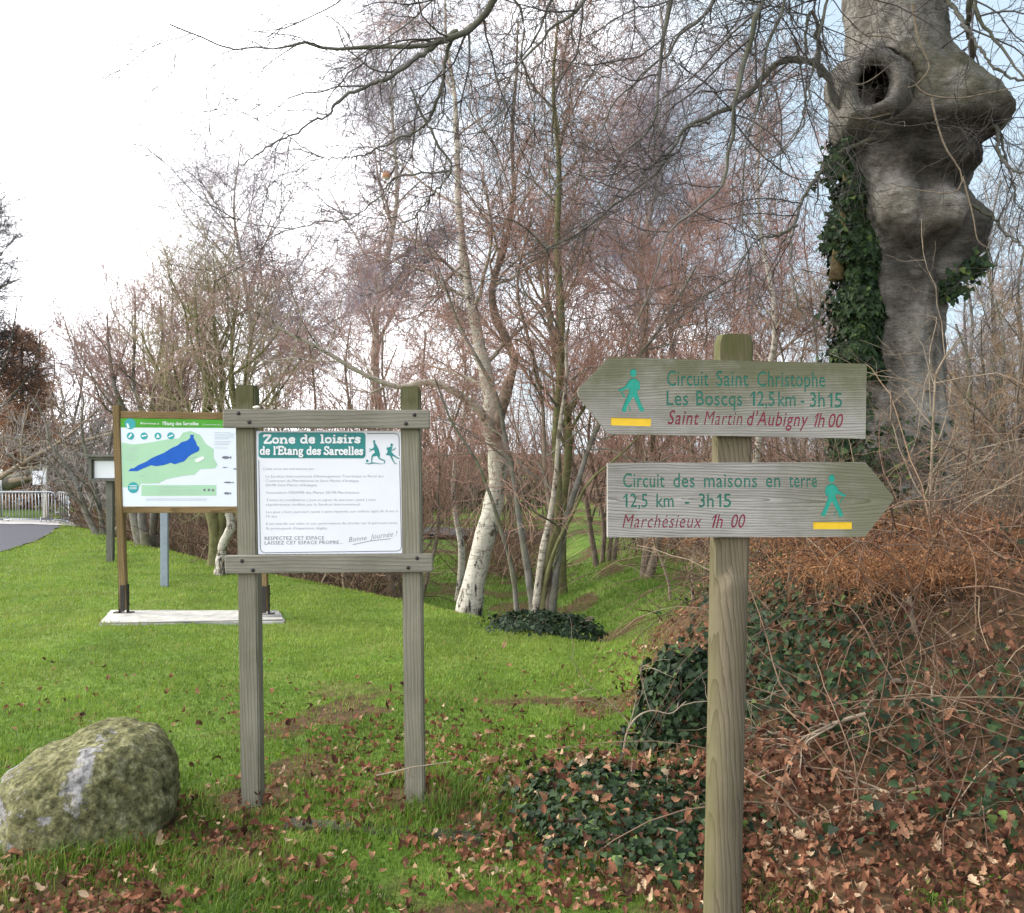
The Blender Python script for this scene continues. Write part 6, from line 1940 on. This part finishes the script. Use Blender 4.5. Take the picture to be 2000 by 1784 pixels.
def beech_ivy():
    poly_w = [(250, 1640, 1660), (300, 1636, 1668), (340, 1648, 1680), (400, 1655, 1684), (440, 1634, 1694), (480, 1626, 1704), (540, 1630, 1708), (600, 1626, 1712), (660, 1622, 1708), (720, 1622, 1716), (800, 1632, 1722), (900, 1625, 1740), (1000, 1640, 1800), (1100, 1640, 1840)]
    ys = np.array([p[0] for p in poly_w], float); l = np.array([p[1] for p in poly_w], float); r = np.array([p[2] for p in poly_w], float)
    n = 3300
    py = np.concatenate([rng.uniform(370, 760, 1500), rng.uniform(250, 400, 300), rng.uniform(700, 1120, n - 1800)])
    px = np.interp(py, ys, l) + (np.interp(py, ys, r) - np.interp(py, ys, l)) * rng.beta(1.2, 1.3, n) + 8 * np.sin(py * .05)
    low = (py > 820) & (rng.random(n) < .35)
    px = np.where(low, rng.uniform(1640, 1840, n), px)
    pos = []; nv = []
    th = np.array([px_to_beech(a, b) for a, b in zip(px, py)])
    q = beech_point(th[:, 0], th[:, 1], 0)
    # leaves left of the bark edge stand out from it on their own shoots
    want = np.array([P(a, b, BD - .04) for a, b in zip(px, py)])
    d = np.minimum(want[:, 0] - q[:, 0], 0)
    nvec = np.stack([np.sin(th[:, 0]), -np.cos(th[:, 0]), np.full(n, .25)], 1)
    pos = q + nvec * rng.uniform(.01, .14, n)[:, None]
    pos[:, 0] += d * rng.uniform(.75, 1.05, n)
    # the dense column of ivy standing along the bark edge
    m = 4600
    ty = np.concatenate([rng.uniform(395, 745, 3700), rng.uniform(270, 420, 900)])
    l2 = np.interp(ty, [270, 330, 400, 480, 560, 700, 745], [1646, 1648, 1648, 1640, 1638, 1632, 1634]) + 8 * np.sin(ty * .06) + 5 * np.sin(ty * .17)
    r2 = np.interp(ty, [270, 330, 400, 480, 560, 700, 745], [1664, 1672, 1684, 1704, 1712, 1716, 1718]) + 6 * np.sin(ty * .05 + 2)
    u = np.clip(rng.uniform(-1.05, 1.05, m), -1.08, 1.08)
    rd = (r2 - l2) / 2 * BD / F
    cc2 = np.array([P(a, b, BD - .16) for a, b in zip((l2 + r2) / 2, ty)])
    dep = np.sqrt(np.clip(1 - u * u, 0, 1)) * rd * 1.1
    ivp = cc2 + np.stack([u * rd, -dep - rng.uniform(-.05, .05, m), np.zeros(m)], 1)
    pos = np.vstack([pos, ivp]); nvec = np.vstack([nvec, np.stack([u, -np.sqrt(np.clip(1.1 - u * u, 0, 1.1)), np.full(m, .35)], 1)])
    # tufts hanging at the left near the collar and right below the dark burl
    m = 520
    cen = [(1622, 330, 22, 36), (1624, 455, 18, 36), (1862, 560, 22, 34), (1905, 520, 16, 24), (1650, 860, 34, 40)]
    idx = rng.integers(0, len(cen), m)
    cc = np.array(cen)[idx]
    tp = np.array([P(a, b, BD - .35) for a, b in zip(cc[:, 0] + cc[:, 2] * rng.normal(size=m) * .5, cc[:, 1] + cc[:, 3] * rng.normal(size=m) * .5)])
    tp[:, 1] += rng.normal(size=m) * .1
    pos = np.vstack([pos, tp]); nvec = np.vstack([nvec, np.tile([[-.2, -1, .3]], (m, 1)) * 1.0])
    # climbing stems
    pts = []
    for k in range(9):
        x0 = 1690 + rng.uniform(-25, 60); path = []
        for yy in np.linspace(1120, 300 + 300 * rng.random(), 14):
            t_, z_ = px_to_beech(np.interp(yy, ys, (l + r) / 2) + 12 * math.sin(yy * .02 + k) + (k - 4) * 4, yy)
            path.append(beech_point(np.array(t_), np.array(z_), .012))
        pts.append(path)
    o = P(1700, 1150, BD - .4)
    ivy_thing('ivy', 'green ivy climbing the left side of the hollow beech trunk', pos, nvec, rng.uniform(.045, .085, len(pos)), (o[0], o[1], float(gz(o[0], o[1]))), (np.array(pts), np.full((9, 14), .012)), (.46, .26))
beech_ivy()

def bank_ivy():
    n = 30000
    x = rng.uniform(.8, 4.6, n); y = rng.uniform(3.5, 7.6, n)
    nz_ = fbm(x * 1.7, y * 1.7, 61)
    px = 1000 + F * x / y; pz = gz(x, y); py = 880 + F * (CAMZ - pz) / y
    heart = np.exp(-.5 * (((px - 1545) / 130) ** 2 + ((py - 1300) / 130) ** 2)) + .38 * np.exp(-.5 * (((px - 1960) / 90) ** 2 + ((py - 1640) / 110) ** 2)) + .3 * np.exp(-.5 * (((px - 1750) / 130) ** 2 + ((py - 1390) / 60) ** 2))
    keep = (x > .62 + .12 * (y - 4)) & (rng.random(n) < np.clip(heart * 1.1 + .9 * (nz_ - .60), 0, 1))
    x, y = x[keep], y[keep]
    n = len(x)
    pos = np.stack([x, y, gz(x, y) + rng.uniform(.01, .22, n) * sstep(.8, 1.5, x)], 1)
    nv = ground_normal(x, y) + np.array((0, -.5, 0.2))
    ivy_thing('ivy_cover', 'ivy carpeting the hedge bank to the right of the signpost', pos, nv, rng.uniform(.022, .058, n), None, None, (.40, .26), tilt=.65, kind='stuff', cat='ivy ground cover')
    n = 5600
    x = rng.uniform(1.0, 4.6, n); y = rng.uniform(3.6, 7.2, n)
    keep = rng.random(n) < sstep(.42, .62, fbm(x * 2.3 + 7, y * 2.3, 71)) * .8
    x, y = x[keep], y[keep]; n = len(x)
    pos = np.stack([x, y, gz(x, y) + rng.uniform(.02, .24, n) * sstep(1., 1.6, x)], 1)
    V, T, r = scatter(OAK, pos, rng.uniform(.03, .07, n), np.tile([[0, -.7, .6]], (n, 1)), rng.random(n), np.array((0, 0, -.7)), .9, .7)
    tag(link('caught_leaves', make_mesh('caught_leaves', V, [T], M['redleaf'], smooth=False, rnd=r)), 'russet dead leaves caught in the twigs over the bank', 'dead leaves', kind='stuff')
bank_ivy()

# ------------------------------------------------------------------ hedge bank: brambles, bracken, oak branch, saplings
def brambles():
    mb = MB()
    n = 1900
    x = rng.uniform(.9, 5.4, n); y = rng.uniform(3.7, 8.6, n)
    keep = x > 1.25 + .12 * (y - 4) + .2 * (fbm(x, y, 3) - .5)
    x, y = x[keep], y[keep]; n = len(x)
    p = np.stack([x, y, gz(x, y) - .02], 1)
    L_ = rng.uniform(.5, 1.75, n)
    d = nrm(np.stack([rng.normal(-.15, .75, n), rng.normal(-.1, .6, n), rng.uniform(.15, 1.2, n)], 1)); pts = [p]
    for k in range(10):
        d = nrm(d + rng.normal(0, .12, (n, 3)) + np.array((0, 0, -.11)))
        p = p + d * (L_ / 10)[:, None]
        p[:, 2] = np.maximum(p[:, 2], gz(p[:, 0], p[:, 1]) + .01)
        pts.append(p)
    pts = np.stack(pts, 1); rad = np.linspace(.0034, .0014, 11)[None] * rng.uniform(.6, 1.5, (n, 1))
    ok = ~((pts[:, :, 1].min(1) < 3.25))
    pts, rad = pts[ok], rad[ok]; n = len(pts)
    mb.tubes(pts, rad, 5, 0, rng.random(n))
    p2, r2 = spawn(pts, rad, 3600, .1, 1., 48, 14, .42, .3, 6, -.05, .18, .6, .0026, .5, rmin=.0013)
    mb.tubes(p2, r2, 3, 0, rng.random(len(p2)))
    p3, r3 = spawn(p2, r2, 6500, .1, 1., 48, 14, .16, .3, 3, -.0, .2, .6, .0016, .6, rmin=.0010)
    mb.tubes(p3, r3, 3, 0, rng.random(len(p3)))
    tag(mb.build('brambles', M['bramble'], rnd=True), 'tangle of bare tan bramble stems and twigs over the hedge bank', 'brambles', kind='stuff')
brambles()

def bracken(px, py, d, label, wid, hgt, n=34):
    n = int(n * 1.7)
    c = P(px, py, d)
    b = np.array((c[0], d, float(gz(c[0], d))))
    root = thing('bracken', label, 'bracken', b, 'dead bracken clumps on the bank')
    H = max(c[2] - b[2], .15)
    mb = MB(); V_ = []
    st_n = n
    p = np.repeat(b[None], st_n, 0) + rng.normal(size=(st_n, 3)) * np.array((wid * .3, .14, .0))
    az = rng.uniform(0, 2 * math.pi, st_n)
    out = np.stack([np.cos(az) * wid, np.sin(az) * .3, np.full(st_n, -.02)], 1) * rng.uniform(.5, 1.25, (st_n, 1))
    hv = rng.uniform(.55, 1.35, st_n)
    pts = []
    for t in np.linspace(0, 1, 12):
        pts.append(p + out * t ** 1.3 + np.array((0, 0, 1.)) * (H * hv)[:, None] * np.sin(min(t * 1.9, 1.9) / 1.9 * math.pi * .72))
    pts = np.stack(pts, 1) + rng.normal(size=(st_n, 12, 3)) * .008
    rv = rng.random(st_n)
    mb.tubes(pts, np.linspace(.0032, .0012, 12)[None].repeat(st_n, 0), 4, 0, rv)
    p2, r2 = spawn(pts, np.full((st_n, 12), .002), st_n * 34, .2, 1., 58, 10, .20, .5, 5, -.25, .1, .8, .0015, .5, rmin=.0010)
    mb.tubes(p2, r2, 3, 0, rng.random(len(p2)))
    mb.build('stalks', M['bracken'], root, rnd=True)
    # tiny pinnules along the side shoots
    m = st_n * 100
    i = rng.integers(0, len(p2), m); t = rng.integers(1, 6, m)
    pos = p2[i, t] + rng.normal(size=(m, 3)) * .006
    Vv, T, r = scatter(BEECHL, pos, rng.uniform(.008, .020, m), np.tile([[0, -.3, 1.]], (m, 1)), rng.random(m), np.array((0, 0, -.8)), .8, .4)
    link('fronds', make_mesh('fronds', Vv, [T], M['bracken'], smooth=False, rnd=r), root)
bracken(1740, 1090, 5.6, 'orange brown dead bracken clump crowning the bank, upper of three', .72, .14, 50)
bracken(1730, 1215, 5.0, 'orange brown dead bracken clump halfway down the bank, middle of three', .52, .14, 44)
bracken(1880, 1130, 5.9, 'thin faded bracken clump at the right beside the dark hazel stem', .35, .12, 24)

def leafy_branch(name, label, path, d, r0, nl, spread, msz=.055, nch=16):
    w = smooth_path(pxpath(path, d), 18)
    b = w[0]
    root = thing(name, label, 'branch', b, None)
    mb = MB(); mb.tubes(w[None], np.linspace(r0, r0 * .35, 18)[None], 7)
    p1, r1 = spawn(w[None], np.linspace(r0, r0 * .35, 18)[None], nch, .1, 1., 50, 12, .42, .2, 6, -.35, .16, .6, .006, .4, rmin=.0024)
    mb.tubes(p1, r1, 5)
    p2, r2 = spawn(p1, r1, nch * 4, .1, 1., 48, 12, .2, .2, 5, -.3, .2, .6, .003, .5, rmin=.0016)
    mb.tubes(p2, r2, 4)
    mb.build('wood', M['pale_bark'], root)
    if nl:
        i = rng.integers(0, len(p2), nl); t = rng.integers(1, 6, nl)
        pos = p2[i, t] + rng.normal(size=(nl, 3)) * spread
        Vv, T, r = scatter(OAK, pos, rng.uniform(.6, 1.25, nl) * msz, np.tile([[0, -1., .35]], (nl, 1)), rng.random(nl), np.array((0, 0, -1.)), .8, .7)
        link('leaves', make_mesh('leaves', Vv, [T], M['redleaf'], smooth=False, rnd=r), root)
    return root
leafy_branch('oak_branch', 'broken oak branch with hanging russet dead leaves just right of signpost', [(1690, 1395), (1640, 1410), (1590, 1432), (1560, 1450), (1530, 1490), (1500, 1530)], 4.3, .011, 520, .035, .06)
leafy_branch('oak_branch', 'second leafy dead oak branch lying lower on the leaf drift', [(1800, 1540), (1740, 1550), (1680, 1570), (1620, 1600), (1570, 1640)], 4.0, .010, 460, .04, .058)
leafy_branch('oak_branch', 'dead leafy spray at the right of the bank under tan stems', [(1960, 1400), (1900, 1390), (1850, 1400), (1800, 1440), (1790, 1480)], 4.5, .010, 360, .05, .06)
leafy_branch('dead_branch', 'pale bare forked branch leaning across the ivy on the bank', [(1790, 1335), (1742, 1330), (1720, 1352), (1690, 1380), (1640, 1400), (1600, 1418), (1540, 1428), (1470, 1440)], 4.5, .015, 0, .0)
leafy_branch('dead_branch', 'grey fallen bough lying low across the right of the bank', [(1990, 1500), (1900, 1528), (1800, 1530), (1740, 1536), (1670, 1545), (1600, 1560)], 4.25, .018, 0, .0)
leafy_branch('dead_branch', 'thin pale twig poking up left of the signpost above ivy mound', [(1218, 1470), (1225, 1430), (1245, 1400), (1275, 1388), (1310, 1394), (1340, 1370)], 4.55, .006, 0, .0, nch=4)

def sapling(name, label, stems, levels, barkm, twigm, d):
    s = [(pxpath(p, d, d1), r0, r1, barkm) for p, d1, r0, r1 in stems]
    return tree(name, label, 'sapling', s, levels, barkm, twigm, limb_levels=1, K=8, sink=.08)
lv = lambda n1, n2, L1, up=.1: [dict(n=n1, t0=.2, t1=1., ang=58, angj=10, length=L1, fall=.4, seg=8, up=up, wig=.15, rs=.5, rmax=.008, tip=.35, rmin=.0035), dict(n=n2, t0=.1, t1=1., ang=45, angj=14, length=.30, fall=.3, seg=5, up=.0, wig=.2, rs=.55, rmax=.0035, tip=.5, rmin=.0017)]
sapling('sapling', 'pale straight sapling in front of the beech trunk at the right of arrow boards', [([(1815, 1130), (1817, 1020), (1820, 900), (1824, 800), (1826, 735), (1816, 712)], 6.0, .014, .007), ([(1826, 738), (1842, 705), (1868, 672), (1885, 655)], 6.0, .009, .004)], lv(26, 120, .85), M['pale_bark'], M['pale_bark'], 6.2)
sapling('hazel_bush', 'dark arching hazel stems rising from the bank at the far right', [([(2010, 1120), (2000, 1010), (1975, 900), (1940, 830), (1880, 770), (1850, 725)], 6.4, .016, .006), ([(2005, 1110), (1998, 950), (1985, 850), (1990, 740), (2005, 620)], 6.6, .016, .006), ([(1990, 1100), (1940, 960), (1900, 900), (1830, 860)], 6.0, .010, .004)], lv(40, 220, .9, .15), M['brown_bark'], M['twig_tan'], 6.6)
sapling('broken_sapling', 'broken upright tan stem standing in the bracken on the bank', [([(1795, 1325), (1792, 1260), (1780, 1200), (1776, 1165)], 4.7, .018, .013)], [dict(n=5, t0=.4, t1=1., ang=60, length=.3, seg=5, rs=.4, rmax=.004, rmin=.002)], M['pale_bark'], M['pale_bark'], 4.7)
sapling('dead_sapling', 'tall curved tan dead stem at the lower right among fallen leaves', [([(1865, 1560), (1868, 1500), (1848, 1450), (1825, 1400), (1820, 1340)], 4.3, .011, .006)], [dict(n=8, t0=.2, t1=1., ang=55, length=.4, seg=6, rs=.4, rmax=.004, rmin=.002)], M['pale_bark'], M['pale_bark'], 4.2)
sapling('sapling', 'slim pale leaning sapling under lower arrow board left of the signpost', [([(1310, 1185), (1306, 1140), (1290, 1090), (1270, 1040), (1255, 960), (1262, 880)], 11.5, .018, .008)], lv(22, 140, .8), M['pale_bark'], M['twig_tan'], 11.5)
sapling('sapling', 'thin straight tan sapling beside the left edge of the signpost post', [([(1354, 1190), (1352, 1120), (1356, 1040), (1350, 900), (1346, 800)], 10.5, .018, .008)], lv(26, 160, .8), M['pale_bark'], M['twig_tan'], 10.5)
sapling('sapling', 'second thin tan sapling almost touching the signpost post', [([(1374, 1195), (1376, 1120), (1378, 1040), (1372, 920), (1380, 860)], 9.8, .015, .007)], lv(24, 150, .8), M['pale_bark'], M['twig_tan'], 9.8)
sapling('bush', 'bare bushy shrub with thin brown shoots right of the signpost post', [([(1530 + k * 14, 1180), (1528 + k * 20, 1120), (1520 + k * 30, 1060), (1512 + k * 44, 960)], 7.6, .010, .004) for k in (-3, -1, 1, 3)], lv(60, 500, .6, .2), M['brown_bark'], M['twig_tan'], 7.6)

def log_edge():
    a, b = P(560, 1592, 3.95), P(945, 1600, 3.8)
    a[2] = float(gz(a[0], a[1])) - .022; b[2] = float(gz(b[0], b[1])) - .004
    mb = MB()
    c = (a + b) / 2
    from mathutils import Matrix
    mb.box(c, (np.linalg.norm(b - a), .09, .07), .012, Matrix.Rotation(math.atan2(b[1] - a[1], b[0] - a[0]), 4, 'Z'))
    o = mb.build('timber_edging', wood('dark_rotten_timber', (.03, .027, .02), (.075, .068, .05), 'X', 16., bumps=.6), None, c)
    tag(o, 'half buried mossy timber edging lying in the grass before the notice board', 'timber')
    w = smooth_path(pxpath([(735, 1515), (770, 1508), (800, 1500), (840, 1494), (880, 1488)], 4.05), 12)
    w[:, 2] += .0
    root = thing('twig', 'thin pale twig leaning on the right post of notice board', 'twig', w[0])
    mb = MB(); mb.tubes(w[None], np.linspace(.004, .002, 12)[None], 6)
    w2 = smooth_path(pxpath([(800, 1500), (798, 1512), (812, 1522), (815, 1535)], 4.04), 8); mb.tubes(w2[None], np.linspace(.004, .002, 8)[None], 6)
    mb.build('wood', M['pale_bark'], root)
log_edge()

def bird():
    D = 7.42
    c = P(755, 343, D)
    root = thing('bird', 'small round orange brown bird with raised tail perched on a hanging twig', 'bird', c)
    bm = bmesh.new(); bmesh.ops.create_icosphere(bm, subdivisions=4, radius=1)
    s = D / F
    for v in bm.verts:
        x, y, z = v.co
        r = 1 + .28 * max(0, -x * .45 + z * .75) ** 3
        v.co = Vector((x * 8.2 * r, y * 7.2, z * 8.6 * r)) * s + Vector(c)
    m, nt, b_ = mat('bird_plumage', .9, .1)
    mpz = mapped(nt); sp = nd(nt, 'SeparateXYZ'); nt.links.new(mpz.outputs[0], sp.inputs[0])
    mr = nd(nt, 'MapRange'); mr.inputs['From Min'].default_value = -.034; mr.inputs['From Max'].default_value = .034
    nt.links.new(sp.outputs['Z'], mr.inputs['Value'])
    rr = ramp(nt, [(.0, (.7, .62, .52)), (.16, (.6, .5, .4)), (.28, (.42, .20, .11)), (.65, (.40, .22, .14)), (1, (.22, .17, .14))])
    nt.links.new(mr.outputs[0], rr.inputs['Fac']); nt.links.new(rr.outputs[0], b_.inputs['Base Color'])
    mb = MB(); mb.bm(bm); mb.build('body', m, root)
    dark = plain('bird_dark', (.12, .09, .08), .8, .2, .1, 100)
    t = [P(762, 342, D), P(768, 334, D), P(771, 325, D)]
    mb = MB(); mb.tube(t, [.012, .010, .008], 6); mb.build('tail', dark, root)
    mb = MB(); mb.tube([P(748, 336, D - .01), P(744, 337, D - .01)], [.006, .001], 6); mb.build('beak', dark, root)
    mb = MB()
    bm = bmesh.new(); bmesh.ops.create_icosphere(bm, subdivisions=2, radius=.0045)
    for v in bm.verts: v.co += Vector(P(751, 335, D - .028))
    mb.bm(bm); mb.build('eye', M['bolt'], root)
    mb = MB()
    for dx in (-1.5, 2.): mb.tube([P(755 + dx, 350, D), P(756 + dx, 355.5, D)], [.0022, .002], 5)
    mb.build('legs', dark, root)
bird()
